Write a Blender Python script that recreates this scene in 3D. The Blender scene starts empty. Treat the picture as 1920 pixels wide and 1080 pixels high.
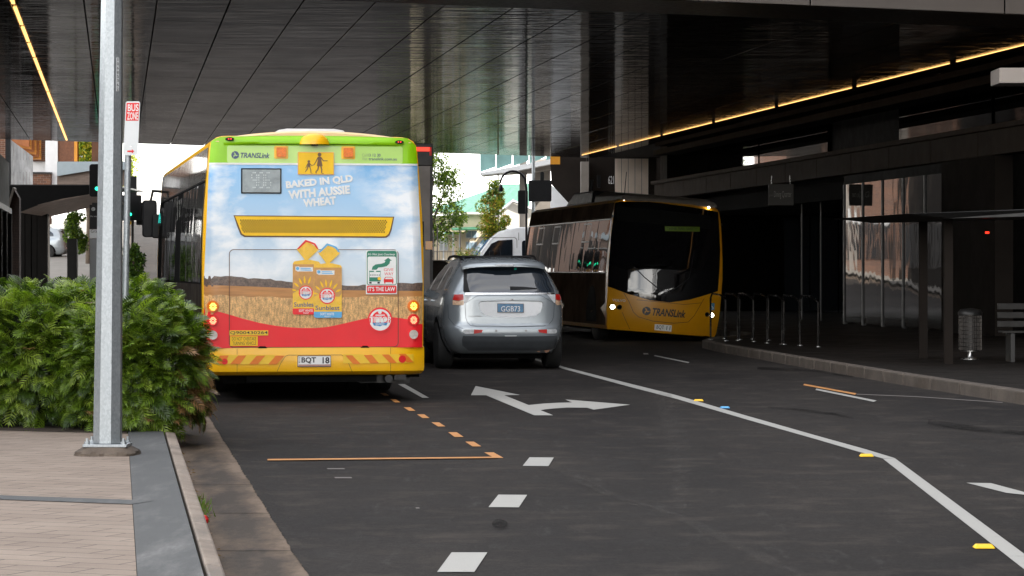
import bpy, bmesh, math, random
import numpy as np
from mathutils import Vector, Matrix
R = math.radians
sin, cos, pi = math.sin, math.cos, math.pi
random.seed(7)
S = bpy.context.scene
COL = S.collection
# ------------------------------------------------------------------ camera
F = 5600.0      # focal length in pixels of the 1920 wide photograph (105 mm lens)
H = 1.47        # eye height above the road
PY0 = 508.0     # horizon row
cd = bpy.data.cameras.new('camera'); cam = bpy.data.objects.new('camera', cd); COL.objects.link(cam)
cam.location = (0, 0, H); cam.rotation_euler = (pi/2, 0, 0)
cd.sensor_width = 36; cd.lens = 36*F/1920; cd.shift_y = -(540-PY0)/1920
cd.clip_start = .5; cd.clip_end = 3000
S.camera = cam
# ------------------------------------------------------------------ light
SUN_EL, SUN_AZ = R(48), R(122)       # azimuth clockwise from +Y
sd = bpy.data.lights.new('sun', 'SUN'); sun = bpy.data.objects.new('sun', sd); COL.objects.link(sun)
sd.energy = 4.2; sd.angle = R(.5); sd.color = (1, .94, .84)
sv = Vector((sin(SUN_AZ)*cos(SUN_EL), cos(SUN_AZ)*cos(SUN_EL), sin(SUN_EL)))
sun.rotation_euler = sv.to_track_quat('Z', 'Y').to_euler(); sun.location = (40, -30, 60)
wd = bpy.data.worlds.new('World'); S.world = wd; wd.use_nodes = True
wt = wd.node_tree; wt.nodes.clear()
def wn(t, **k):
    n = wt.nodes.new(t)
    for a, b in k.items(): setattr(n, a, b)
    return n
sky = wn('ShaderNodeTexSky', sky_type='NISHITA', sun_disc=False, sun_elevation=SUN_EL, sun_rotation=SUN_AZ, air_density=1.0, dust_density=1.5, ozone_density=1.0)
tc = wn('ShaderNodeTexCoord'); mp = wn('ShaderNodeMapping'); mp.inputs['Scale'].default_value = (1, 1, 2.4)
nz = wn('ShaderNodeTexNoise'); nz.inputs['Scale'].default_value = 2.6; nz.inputs['Detail'].default_value = 7; nz.inputs['Roughness'].default_value = .58
cr = wn('ShaderNodeValToRGB'); cr.color_ramp.elements[0].position = .36; cr.color_ramp.elements[1].position = .56
mx = wn('ShaderNodeMix', data_type='RGBA'); bg = wn('ShaderNodeBackground'); ow = wn('ShaderNodeOutputWorld')
L = wt.links.new
L(tc.outputs['Generated'], mp.inputs['Vector']); L(mp.outputs[0], nz.inputs['Vector']); L(nz.outputs['Fac'], cr.inputs[0])
L(cr.outputs[0], mx.inputs[0]); L(sky.outputs[0], mx.inputs[6]); 
sx3 = wn('ShaderNodeSeparateXYZ'); L(tc.outputs['Generated'], sx3.inputs[0]); rz3 = wn('ShaderNodeValToRGB'); L(sx3.outputs[2], rz3.inputs[0])
rz3.color_ramp.elements[0].position = .05; rz3.color_ramp.elements[0].color = (1, .975, .93, 1); rz3.color_ramp.elements[1].position = .75; rz3.color_ramp.elements[1].color = (.34, .34, .345, 1)
vm3 = wn('ShaderNodeVectorMath', operation='SCALE'); L(rz3.outputs[0], vm3.inputs[0]); vm3.inputs['Scale'].default_value = 24; L(vm3.outputs[0], mx.inputs[7])
L(mx.outputs[2], bg.inputs[0]); bg.inputs[1].default_value = .11; L(bg.outputs[0], ow.inputs[0])
S.view_settings.view_transform = 'Standard'; S.view_settings.look = 'None'
S.view_settings.exposure = 1.35; S.view_settings.gamma = 1
S.cycles.use_denoising = True
S.cycles.max_bounces = 7; S.cycles.glossy_bounces = 4; S.cycles.diffuse_bounces = 3
S.cycles.sample_clamp_indirect = 6
# ------------------------------------------------------------------ picture measurements -> metres
def W(px, py, Y): return Vector(((px-960)*Y/F, Y, H-(py-PY0)*Y/F))
def G(px, py, z=0.0):
    Y = F*(H-z)/(py-PY0); return Vector(((px-960)*Y/F, Y, z))
K = -.132                                    # the street runs along (K, 1)
def U(u, Y, z=0.0): return Vector((u+K*Y, Y, z))
def gz(Y): return 0.0 if Y < 116 else min(.05*(Y-116), 5.2)
Q = 4.3/3.5
# ------------------------------------------------------------------ materials
class NT:
    def __init__(s, name):
        s.m = bpy.data.materials.new(name); s.m.use_nodes = True; s.t = s.m.node_tree; s.n = s.t.nodes
        s.b = s.n['Principled BSDF']; s.c = None
    def new(s, t, **k):
        n = s.n.new(t)
        for a, b in k.items(): setattr(n, a, b)
        return n
    def put(s, sock, v):
        if v is None: return
        if hasattr(v, 'links') or hasattr(v, 'is_linked'): s.t.links.new(v, sock)
        elif isinstance(v, tuple) and len(v) == 3 and sock.type == 'RGBA': sock.default_value = (*v, 1)
        else: sock.default_value = v
    def co(s, scale=(1, 1, 1), rot=(0, 0, 0), kind='Object'):
        if not s.c: s.c = s.new('ShaderNodeTexCoord')
        m = s.new('ShaderNodeMapping'); s.t.links.new(s.c.outputs[kind], m.inputs[0])
        m.inputs['Scale'].default_value = scale; m.inputs['Rotation'].default_value = rot
        return m.outputs[0]
    def noise(s, scale, detail=3, rough=.5, vec=None, dist=0):
        n = s.new('ShaderNodeTexNoise'); s.put(n.inputs['Vector'], vec or s.co())
        n.inputs['Scale'].default_value = scale; n.inputs['Detail'].default_value = detail
        n.inputs['Roughness'].default_value = rough; n.inputs['Distortion'].default_value = dist
        return n.outputs['Fac']
    def ramp(s, f, stops):
        r = s.new('ShaderNodeValToRGB'); s.put(r.inputs[0], f); e = r.color_ramp.elements
        while len(e) < len(stops): e.new(.5)
        for i, (p, c) in enumerate(stops):
            e[i].position = p; e[i].color = (*c, 1) if isinstance(c, tuple) else (c, c, c, 1)
        return r.outputs[0]
    def mix(s, f, a, b, mode='MIX'):
        m = s.new('ShaderNodeMix', data_type='RGBA', blend_type=mode); s.put(m.inputs[0], f); s.put(m.inputs[6], a); s.put(m.inputs[7], b)
        return m.outputs[2]
    def math(s, op, a, b=0.0):
        m = s.new('ShaderNodeMath', operation=op); s.put(m.inputs[0], a); s.put(m.inputs[1], b); return m.outputs[0]
    def bump(s, h, strength=.3, dist=.01):
        b = s.new('ShaderNodeBump'); s.put(b.inputs['Height'], h); b.inputs['Strength'].default_value = strength
        b.inputs['Distance'].default_value = dist; s.put(s.b.inputs['Normal'], b.outputs[0])
    def set(s, **k):
        for a, v in k.items():
            nm = {'col': 'Base Color', 'rough': 'Roughness', 'metal': 'Metallic', 'ior': 'IOR', 'coat': 'Coat Weight', 'crough': 'Coat Roughness',
                  'spec': 'Specular IOR Level', 'trans': 'Transmission Weight', 'emit': 'Emission Color', 'es': 'Emission Strength', 'alpha': 'Alpha'}[a]
            s.put(s.b.inputs[nm], v)
        return s
def dk(c, f): return tuple(x*f for x in c)
def mat(name, col, rough=.5, metal=0.0, var=.12, scale=4, fine=0.0, fscale=120, bump=0.0, bscale=60, coat=0.0, spec=.5, dirt=0.0, vec=(1, 1, 1)):
    n = NT(name); c = n.mix(n.ramp(n.noise(scale, 4, .6, n.co(vec)), [(.3, 0.0), (.7, 1.0)]), dk(col, 1-var), dk(col, 1+var))
    if fine: c = n.mix(n.ramp(n.noise(fscale, 2, .6), [(.35, 0.0), (.65, 1.0)]), n.mix(1.0, c, (1-fine,)*3, 'MULTIPLY'), c)
    if dirt: c = n.mix(n.ramp(n.noise(1.7, 6, .7), [(.5, 0.0), (.75, dirt)]), c, (.09, .075, .06))
    n.set(col=c, metal=metal, coat=coat, spec=spec)
    n.set(rough=n.ramp(n.noise(scale*2.3, 3), [(.3, max(rough-.06, 0)), (.7, rough+.06)]))
    if bump: n.bump(n.noise(bscale, 4, .6), bump, .004)
    return n.m
def emis(name, col, s, base=(.02, .02, .02)):
    n = NT(name); n.set(col=base, emit=col, es=s, rough=.3); return n.m
def flat(name, col, rough=.45): return mat(name, col, rough, var=.06, scale=9)

M = {}
def asphalt():
    n = NT('asphalt'); v = n.co()
    g = n.math('ADD', n.math('MULTIPLY', n.noise(210, 3, .7, v), .55), n.math('MULTIPLY', n.noise(70, 3, .8, v), .45)); p = n.noise(.35, 5, .6, n.co((1, .35, 1), (0, 0, -.13))); q = n.noise(1.9, 6, .65, v)
    mid = n.noise(22, 5, .75, v); c = n.mix(n.ramp(g, [(.40, 0.0), (.62, 1.0)]), (.012, .0105, .0095), (.062, .054, .049)); c = n.mix(n.ramp(mid, [(.38, 0.0), (.66, 1.0)]), n.mix(1.0, c, (.66, .66, .67), 'MULTIPLY'), n.mix(1.0, c, (1.3, 1.28, 1.25), 'MULTIPLY'))
    c = n.mix(n.ramp(p, [(.35, 0.0), (.68, 1.0)]), n.mix(1.0, c, (.48, .49, .53), 'MULTIPLY'), c)
    c = n.mix(n.ramp(q, [(.50, 0.0), (.70, .5)]), c, (.085, .072, .062))
    w = n.noise(2.2, 8, .75, n.co((2.4, .33, 1), (0, 0, .18)))
    c = n.mix(n.ramp(w, [(.58, 0.0), (.72, .42)]), c, (.085, .080, .076))
    st = n.noise(1.1, 5, .6, n.co((1.6, .12, 1), (0, 0, -.13)))
    c = n.mix(n.ramp(st, [(.60, 0.0), (.76, .7)]), c, (.018, .017, .017))
    n.set(col=c, rough=n.ramp(q, [(.3, .80), (.7, .95)]), spec=.16); n.bump(g, .5, .006); return n.m
M['asphalt'] = asphalt()
def paint(name, col, wear=.45):
    n = NT(name); g = n.noise(160, 3, .7); q = n.noise(7, 6, .7)
    c = n.mix(n.ramp(g, [(.3, 0.0), (.6, 1.0)]), dk(col, .8), col)
    c = n.mix(n.ramp(q, [(.60, 0.0), (.72, wear)]), c, (.07, .068, .065))
    n.set(col=c, rough=.7); n.bump(g, .3, .003); return n.m
M['white_paint'] = paint('white_paint', (.44, .43, .40)); M['orange_paint'] = paint('orange_paint', (.62, .27, .075), .7)
M['worn_paint'] = paint('worn_paint', (.16, .14, .13), 1.0)
def paver():
    n = NT('paver'); ang = R(23.6)
    v = n.co((1, 1, 1), (0, 0, ang))
    b = n.new('ShaderNodeTexBrick'); n.put(b.inputs['Vector'], v)
    b.inputs['Scale'].default_value = 1; b.inputs['Brick Width'].default_value = .4; b.inputs['Row Height'].default_value = .2
    b.inputs['Mortar Size'].default_value = .0055; b.inputs['Mortar Smooth'].default_value = .3; b.offset = .5
    n.put(b.inputs['Color1'], (.37, .292, .232)); n.put(b.inputs['Color2'], (.315, .246, .195)); n.put(b.inputs['Mortar'], (.085, .066, .053))
    g = n.noise(170, 3, .7); q = n.noise(1.6, 6, .65); r = n.noise(6, 5, .7, n.co((.35, 2.6, 1), (0, 0, ang)))
    c = n.mix(n.ramp(g, [(.3, 0.0), (.7, 1.0)]), n.mix(1.0, b.outputs[0], (.80, .79, .79), 'MULTIPLY'), b.outputs[0])
    c = n.mix(n.ramp(q, [(.35, .55), (.62, 0.0)]), c, n.mix(1.0, c, (.66, .63, .62), 'MULTIPLY'))
    c = n.mix(n.ramp(r, [(.58, 0.0), (.74, .32)]), c, (.20, .165, .14))
    n.set(col=c, rough=.82); n.bump(n.math('ADD', n.math('MULTIPLY', b.outputs['Fac'], -1.5), g), .35, .004); return n.m
M['paver'] = paver()
def conc(name, col, seg=0.0, stain=.6):
    n = NT(name); g = n.noise(140, 4, .7); q = n.noise(2.0, 6, .7); w = n.noise(1.1, 7, .7, n.co((3, .5, 1), (0, 0, .13)))
    c = n.mix(n.ramp(g, [(.3, 0.0), (.7, 1.0)]), dk(col, .76), dk(col, 1.12))
    c = n.mix(n.ramp(q, [(.42, stain), (.62, 0.0)]), c, dk(col, .45))
    c = n.mix(n.ramp(w, [(.52, 0.0), (.66, stain)]), c, (.085, .064, .048))
    n.set(col=c, rough=n.ramp(w, [(.5, .85), (.7, .5)])); n.bump(g, .4, .005); return n.m
M['kerb'] = conc('kerb_concrete', (.36, .29, .235), stain=.6); M['gutter'] = conc('gutter_concrete', (.21, .158, .118), stain=.98)
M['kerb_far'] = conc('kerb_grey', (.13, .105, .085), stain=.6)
M['slate'] = conc('slate_paver', (.098, .101, .102), stain=.12); M['grout'] = conc('grout', (.15, .115, .088), stain=1.0)
M['concrete'] = mat('concrete', (.30, .27, .24), .8, var=.12, scale=1.3, fine=.12, bump=.2, dirt=.2)
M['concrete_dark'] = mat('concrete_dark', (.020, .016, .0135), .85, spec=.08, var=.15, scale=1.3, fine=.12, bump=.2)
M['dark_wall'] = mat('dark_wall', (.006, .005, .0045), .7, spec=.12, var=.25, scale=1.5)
M['dark_metal'] = mat('dark_metal', (.028, .027, .027), .42, .3, var=.2)
M['black'] = mat('black_plastic', (.008, .008, .009), .5, spec=.25, var=.2); M['matte_black'] = mat('matte_black', (.006, .006, .006), .9, spec=.1)
M['rubber'] = mat('rubber', (.016, .016, .016), .8, var=.2, scale=20, bump=.2)
def galv():
    n = NT('galvanised'); v = n.new('ShaderNodeTexVoronoi'); n.put(v.inputs['Vector'], n.co((1, 1, .7))); v.inputs['Scale'].default_value = 90
    q = n.noise(9, 6, .7, n.co((1, 1, .4)))
    c = n.mix(n.ramp(v.outputs['Color'], [(.2, 0.0), (.9, 1.0)]), (.33, .36, .38), (.43, .46, .48))
    c = n.mix(n.ramp(q, [(.58, 0.0), (.74, .55)]), c, (.24, .25, .26))
    sc = n.noise(60, 3, .8, n.co((1.2, 1.2, .1), (0, .4, 0)))
    c = n.mix(n.ramp(sc, [(.68, 0.0), (.72, .6)]), c, (.27, .28, .29))
    n.set(col=c, metal=.5, rough=n.ramp(v.outputs['Color'], [(.2, .34), (.8, .46)])); n.bump(q, .15, .003); return n.m
M['galv'] = galv()
M['steel'] = mat('steel', (.5, .5, .5), .28, .9, var=.1); M['white_metal'] = mat('white_metal', (.72, .74, .75), .4, var=.05)
M['chrome'] = mat('chrome', (.75, .75, .76), .12, 1, var=.03)
def glass(name, col=(.01, .012, .015), rough=.03, wob=.0, ior=1.5):
    n = NT(name); n.set(col=col, rough=rough, ior=ior, spec=.5, coat=.3, crough=.02)
    if wob: n.bump(n.noise(.9, 2, .5, n.co((1, 1, .6))), wob, .05)
    return n.m
M['glass'] = glass('dark_glass', wob=.12); M['bus_glass'] = glass('tinted_bus_glass', (.006, .006, .007), .04, .25, 1.65)
M['car_glass'] = glass('tinted_car_glass', (.012, .018, .026), .05, 0, 1.8)
M['facade_glass'] = glass('facade_glass', (.008, .007, .007), .02, .12, 1.6); M['upper_glass'] = glass('upper_glass', (.006, .005, .005), .02, .02, 1.45)
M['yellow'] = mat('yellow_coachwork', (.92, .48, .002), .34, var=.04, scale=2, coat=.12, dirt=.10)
M['orange_coach'] = mat('orange_coachwork', (.70, .27, .012), .33, var=.06, scale=2, coat=.4, dirt=.15)
M['cream'] = mat('cream_coachwork', (.80, .56, .28), .45, var=.05)
_n = NT('silver_car_paint'); _n.set(col=(.35, .385, .41), metal=.45, rough=.24, coat=.7, crough=.05); M['silver'] = _n.m
M['white_car'] = mat('white_car_paint', (.78, .79, .80), .3, 0, var=.02, coat=.6)
M['bronze'] = mat('bronze_coachwork', (.020, .012, .008), .42, .0, var=.4, scale=1.3, coat=.0, spec=.06)
M['grey_body'] = mat('grey_body', (.16, .14, .13), .4, .2, var=.2, scale=2)
M['aircon'] = mat('aircon_white', (.62, .60, .56), .6, var=.1)
def brick(name, c1, c2, mo, sc=1.0):
    n = NT(name); b = n.new('ShaderNodeTexBrick'); n.put(b.inputs['Vector'], n.co((1, 1, 1), (pi/2, 0, 0)))
    b.inputs['Scale'].default_value = sc; b.inputs['Brick Width'].default_value = .24; b.inputs['Row Height'].default_value = .086
    b.inputs['Mortar Size'].default_value = .006; n.put(b.inputs['Color1'], c1); n.put(b.inputs['Color2'], c2); n.put(b.inputs['Mortar'], mo)
    q = n.noise(30, 4, .7); c = n.mix(n.ramp(q, [(.3, 0.0), (.7, 1.0)]), n.mix(1.0, b.outputs[0], (.72, .7, .7), 'MULTIPLY'), b.outputs[0])
    n.set(col=c, rough=.85); n.bump(n.math('MULTIPLY', b.outputs['Fac'], -1.0), .4, .006); return n.m
M['brick'] = brick('brick_brown', (.20, .085, .045), (.12, .055, .035), (.25, .20, .16)); M['brick_dark'] = brick('brick_dark', (.085, .055, .045), (.065, .045, .038), (.04, .03, .026))
M['orange_wood'] = mat('orange_timber', (.55, .21, .03), .5, var=.25, scale=3, vec=(1, 1, 6))
M['perforated'] = mat('perforated_brown', (.16, .06, .025), .6, var=.3, scale=14)
M['white_wall'] = mat('white_wall', (.74, .75, .76), .7, var=.05); M['cream_wall'] = mat('cream_wall', (.88, .76, .56), .8, var=.06)
M['pale_wall'] = mat('pale_wall', (.78, .75, .68), .8, var=.05)
M['green_roof'] = mat('green_roof', (.07, .20, .145), .5, var=.10, scale=2, vec=(6, 1, 1)); M['dark_green'] = mat('dark_green', (.03, .14, .08), .6)
M['pale_glass'] = mat('pale_green_glass', (.24, .42, .40), .12, 0, var=.25, scale=1.3)
M['bark'] = mat('bark', (.10, .075, .055), .9, var=.3, scale=12, bump=.6)
def leafm(name, col, var=.4, tr=.25):
    n = NT(name); g = n.new('ShaderNodeNewGeometry'); r = g.outputs['Random Per Island']
    c = n.mix(r, dk(col, 1-var), dk(col, 1+var)); n.set(col=c, rough=.38, spec=.5)
    n.b.inputs['Subsurface Weight'].default_value = 0
    t = n.new('ShaderNodeBsdfTranslucent'); n.put(t.inputs[0], n.mix(1.0, c, (1.3, 1.5, .5), 'MULTIPLY'))
    m = n.new('ShaderNodeMixShader'); m.inputs[0].default_value = tr; o = n.n['Material Output']
    n.t.links.new(n.b.outputs[0], m.inputs[1]); n.t.links.new(t.outputs[0], m.inputs[2]); n.t.links.new(m.outputs[0], o.inputs[0]); return n.m
M['frond'] = leafm('frond_green', (.120, .195, .015), tr=.34); M['frond_light'] = leafm('frond_light', (.235, .32, .038), tr=.36); M['frond_dark'] = leafm('frond_dark', (.038, .072, .008))
M['frond_dead'] = leafm('frond_dead', (.21, .115, .045), .4); M['leaf_green'] = leafm('leaf_green', (.13, .21, .03), tr=.4); M['leaf_dark'] = leafm('leaf_dark', (.05, .10, .018), tr=.3)
M['leaf_lime'] = leafm('leaf_lime', (.30, .38, .04), tr=.4); M['leaf_orange'] = leafm('leaf_orange', (.62, .33, .09), tr=.3); M['leaf_yellow'] = leafm('leaf_yellow', (.62, .50, .07), tr=.3)
def soffit():
    n = NT('soffit_metal'); v = n.co((.22, 1.0, 1), (0, 0, -.13))
    a = n.noise(1.5, 3, .55, v, .4); b = n.noise(6.5, 2, .5, n.co((.16, 1, 1), (0, 0, -.13)))
    st = n.noise(9, 3, .6, n.co((.18, 1, 1), (0, 0, -.13)))
    n.set(col=n.mix(n.noise(3, 4), (.008, .007, .007), (.020, .018, .017)), rough=n.ramp(st, [(.4, .03), (.75, .11)]), ior=1.27, spec=.5); n.put(n.b.inputs['Specular Tint'], (.90, .76, .66))
    n.bump(n.math('ADD', a, n.math('MULTIPLY', b, .55)), .085, .12)
    df = n.new('ShaderNodeBsdfDiffuse'); df.inputs[0].default_value = (.016, .013, .011, 1); ms = n.new('ShaderNodeMixShader')     # dark matt layer mixed in to dim the glossy reflections
    n.put(ms.inputs[0], n.ramp(n.noise(.9, 5, .6, n.co((1, .5, 1))), [(.3, .36), (.7, .56)])); n.t.links.new(n.b.outputs[0], ms.inputs[1]); n.t.links.new(df.outputs[0], ms.inputs[2]); n.t.links.new(ms.outputs[0], n.n['Material Output'].inputs[0]); return n.m
M['soffit'] = soffit()
M['fascia'] = mat('fascia_metal', (.24, .21, .19), .32, .4, var=.1, scale=.6)
M['stone_band'] = mat('stone_band', (.050, .037, .028), .75, spec=.12, var=.15, scale=1.5, fine=.08)
M['led'] = emis('led_warm', (1, .50, .15), 1.05); M['red'] = flat('red', (.75, .012, .012)); M['red_lens'] = emis('red_lens', (1, .03, .01), .03, (.42, .008, .008))
M['red_lit'] = emis('red_lamp_lit', (1, .03, .01), .9); M['amber_lit'] = emis('amber_lamp_lit', (1, .62, .08), 3.2); M['white_lit'] = emis('lamp_lit', (1, .93, .8), 14)
M['amber'] = mat('amber_lens', (.78, .17, .0), .3, var=.2, scale=30); M['green_lit'] = emis('green_signal', (.03, 1, .5), 1.1); M['teal_lit'] = emis('teal_display', (.03, .7, .6), .7)
M['lens_pale'] = mat('pale_lens', (.55, .50, .45), .3, var=.15, scale=40); M['white'] = flat('white', (.82, .82, .80)); M['grey_ink'] = flat('grey_ink', (.085, .12, .20))
M['ink'] = flat('ink', (.015, .015, .017)); M['brown_ink'] = flat('brown_ink', (.12, .05, .02)); M['sign_yellow'] = flat('sign_yellow', (.95, .56, .0)); M['blue'] = flat('blue', (.05, .25, .52))
M['light_blue'] = flat('light_blue', (.12, .42, .72)); M['navy'] = flat('navy', (.03, .08, .22)); M['ad_red'] = mat('ad_red', (.88, .012, .02), .42, var=.05, scale=2, coat=.08)
M['ad_green'] = mat('ad_green', (.27, .60, .0), .4, var=.05, coat=.08); M['ad_green_light'] = mat('ad_green_light', (.46, .72, .16), .35, var=.05, coat=.3); M['sign_green'] = flat('sign_green', (.025, .22, .13))
M['stripe_orange'] = flat('stripe_orange', (.80, .20, .01)); M['stripe_yellow'] = flat('stripe_yellow', (.88, .55, .03)); M['bread'] = mat('bread', (.60, .30, .09), .4, var=.15, scale=10); M['bag_yellow'] = mat('bag_yellow', (.88, .52, .03), .3, var=.1, scale=12)
def adsky():
    n = NT('ad_sky'); s = n.new('ShaderNodeSeparateXYZ'); n.put(s.inputs[0], n.co()); z = s.outputs[2]
    g = n.ramp(n.math('DIVIDE', z, 3.0), [(.46, (.62, .70, .76)), (.62, (.40, .56, .72)), (.78, (.24, .49, .76)), (.90, (.16, .45, .80))])
    a = n.noise(1.2, 7, .55, n.co((-1, 1, 1.6)), .2); b = n.noise(4.5, 6, .6, n.co((1, 1, 2.2)))
    k = n.ramp(n.math('ADD', a, n.math('MULTIPLY', b, .18)), [(.55, 0.0), (.70, .95)])
    x_ = s.outputs[0]; dx = n.math('MULTIPLY', n.math('SUBTRACT', x_, .10), .62); dz = n.math('SUBTRACT', z, 2.34)
    k = n.math('MULTIPLY', k, n.ramp(n.math('SQRT', n.math('ADD', n.math('MULTIPLY', dx, dx), n.math('MULTIPLY', dz, dz))), [(.22, .10), (.46, 1.0)]))
    n.set(col=n.mix(k, g, (.82, .845, .87)), rough=.32, coat=.4); return n.m
M['ad_sky'] = adsky()
M['ad_trees'] = mat('ad_trees', (.16, .105, .08), .4, var=.4, scale=18, fine=.4, fscale=60, coat=.3)
M['ad_field'] = mat('ad_field', (.50, .22, .06), .4, var=.22, scale=3, vec=(.6, 1, 7), coat=.3)
M['ad_wheat'] = mat('ad_wheat', (.78, .45, .17), .4, var=.42, scale=26, vec=(1.6, 1, .5), fine=.35, fscale=80, coat=.3)
# ------------------------------------------------------------------ mesh helpers
def tag(o, label=None, cat=None, group=None, kind=None):
    for k, v in (('label', label), ('category', cat), ('group', group), ('kind', kind)):
        if v: o[k] = v
    return o
def thing(name, label, cat, loc=(0, 0, 0), rz=0.0, group=None):
    o = bpy.data.objects.new(name, None); COL.objects.link(o); o.location = loc; o.rotation_euler = (0, 0, rz); o.empty_display_size = .2
    return tag(o, label, cat, group)
class MB:
    def __init__(s): s.v = []; s.f = []; s.mi = []; s.m = 0; s.T = None
    def add(s, vs, fs):
        b = len(s.v)
        s.v += [tuple(s.T @ Vector(v)) if s.T else tuple(v) for v in vs]
        for f in fs: s.f.append(tuple(i+b for i in f)); s.mi.append(s.m)
        return s
    def box(s, x0, x1, y0, y1, z0, z1):
        vs = [(x, y, z) for z in (z0, z1) for y in (y0, y1) for x in (x0, x1)]
        return s.add(vs, [(0, 2, 3, 1), (4, 5, 7, 6), (0, 1, 5, 4), (2, 6, 7, 3), (0, 4, 6, 2), (1, 3, 7, 5)])
    def prism(s, poly, ext):            # poly: 3-D points, ext: vector
        n = len(poly); e = Vector(ext); vs = [Vector(p) for p in poly]; vs += [p+e for p in vs]
        return s.add(vs, [tuple(range(n))[::-1], tuple(range(n, 2*n))]+[(i, (i+1) % n, n+(i+1) % n, n+i) for i in range(n)])
    def sheet(s, pts): return s.add(pts, [tuple(range(len(pts)))])
    def loft(s, rings, cap0=True, cap1=True, close=True):
        n = len(rings[0]); vs = [p for r in rings for p in r]; fs = []
        for k in range(len(rings)-1):
            for i in range(n if close else n-1):
                j = (i+1) % n; fs.append((k*n+i, k*n+j, (k+1)*n+j, (k+1)*n+i))
        if cap0: fs.append(tuple(range(n))[::-1])
        if cap1: fs.append(tuple(range((len(rings)-1)*n, len(rings)*n)))
        return s.add(vs, fs)
    def tube(s, pts, r, n=8):
        pts = [Vector(p) for p in pts]; rings = []
        for i, p in enumerate(pts):
            d = (pts[min(i+1, len(pts)-1)]-pts[max(i-1, 0)]).normalized()
            a = d.cross(Vector((0, 0, 1)) if abs(d.z) < .9 else Vector((0, 1, 0))).normalized(); b = d.cross(a)
            rr = r[i] if isinstance(r, (list, tuple)) else r
            rings.append([p+a*rr*cos(2*pi*k/n)+b*rr*sin(2*pi*k/n) for k in range(n)])
        return s.loft(rings)
    def lathe(s, prof, c=(0, 0, 0), n=24, axis='Z'):       # prof: (radius, height)
        rings = []
        for r, h in prof:
            ring = []
            for k in range(n):
                a = 2*pi*k/n; p = (r*cos(a), r*sin(a), h)
                if axis == 'X': p = (h, p[0], p[1])
                if axis == 'Y': p = (p[0], h, p[1])
                ring.append((c[0]+p[0], c[1]+p[1], c[2]+p[2]))
            rings.append(ring)
        return s.loft(rings)
    def build(s, name, mats, parent=None, smooth=None, bevel=0.0, seg=2):
        me = bpy.data.meshes.new(name); me.from_pydata([tuple(v) for v in s.v], [], s.f)
        for m in (mats if isinstance(mats, (list, tuple)) else [mats]): me.materials.append(M[m] if isinstance(m, str) else m)
        me.polygons.foreach_set('material_index', s.mi)
        bm = bmesh.new(); bm.from_mesh(me); bmesh.ops.recalc_face_normals(bm, faces=bm.faces); bm.to_mesh(me); bm.free()
        if smooth:
            me.polygons.foreach_set('use_smooth', [True]*len(me.polygons)); me.set_sharp_from_angle(angle=R(smooth))
        me.update(); o = bpy.data.objects.new(name, me); COL.objects.link(o)
        if parent: o.parent = parent
        if bevel:
            b = o.modifiers.new('bevel', 'BEVEL'); b.width = bevel; b.segments = seg; b.limit_method = 'ANGLE'; b.angle_limit = R(40); b.harden_normals = False
        return o
def struct(name, mb, m, **k): return tag(mb.build(name, m, **k), kind='structure')
def copy_tree(o, parent=None):
    c = o.copy(); COL.objects.link(c); c.parent = parent
    for ch in list(o.children): copy_tree(ch, c)
    return c
# flat shapes in 2-D
def rrect(x0, x1, y0, y1, r, n=5):
    P = []
    for cx, cy, a in ((x1-r, y0+r, -90), (x1-r, y1-r, 0), (x0+r, y1-r, 90), (x0+r, y0+r, 180)):
        for k in range(n+1): t = R(a+90*k/n); P.append((cx+r*cos(t), cy+r*sin(t)))
    return P
def circ(cx, cy, r, n=24, ry=None, a0=0, a1=360): return [(cx+r*cos(R(a0+(a1-a0)*k/n)), cy+(ry or r)*sin(R(a0+(a1-a0)*k/n))) for k in range(n if a1-a0 == 360 else n+1)]
def stroke(pts, w):
    P = []; Q = []
    for i, p in enumerate(pts):
        a = pts[max(i-1, 0)]; b = pts[min(i+1, len(pts)-1)]; dx, dy = b[0]-a[0], b[1]-a[1]; l = math.hypot(dx, dy) or 1
        ww = w[i] if isinstance(w, (list, tuple)) else w
        P.append((p[0]-dy/l*ww/2, p[1]+dx/l*ww/2)); Q.append((p[0]+dy/l*ww/2, p[1]-dx/l*ww/2))
    return P+Q[::-1]
def frame2(poly_out, poly_in): return ('ring', poly_out, poly_in)
_tx = {}
def text2(s, x0, x1, y0, y1, rot=0.0, shear=0.0, bold=0.0, up=1):
    """letters fitted to a box; returns ('mesh', verts, faces). up=-1 when y grows downwards"""
    key = (s, shear, bold)
    if key not in _tx:
        c = bpy.data.curves.new('t', 'FONT'); c.body = s; c.size = 1; c.shear = shear; c.offset = bold; c.resolution_u = 3; c.fill_mode = 'FRONT'
        o = bpy.data.objects.new('t', c); COL.objects.link(o); dg = bpy.context.evaluated_depsgraph_get(); me = o.evaluated_get(dg).to_mesh()
        vs = [(v.co.x, v.co.y) for v in me.vertices]; fs = [tuple(p.vertices) for p in me.polygons]
        bpy.data.objects.remove(o); bpy.data.curves.remove(c); _tx[key] = (vs, fs)
    vs, fs = _tx[key]; ax = min(v[0] for v in vs); bx = max(v[0] for v in vs); ay = min(v[1] for v in vs); by = max(v[1] for v in vs)
    out = []; cx, cy = (x0+x1)/2, (y0+y1)/2; w, h = x1-x0, abs(y1-y0)
    for x, y in vs:
        a = ((x-ax)/(bx-ax)-.5)*w; b = ((y-ay)/(by-ay)-.5)*h
        a, b = a*cos(rot)-b*sin(rot), a*sin(rot)+b*cos(rot); out.append((cx+a, cy+up*b))
    return ('mesh', out, fs)
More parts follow.
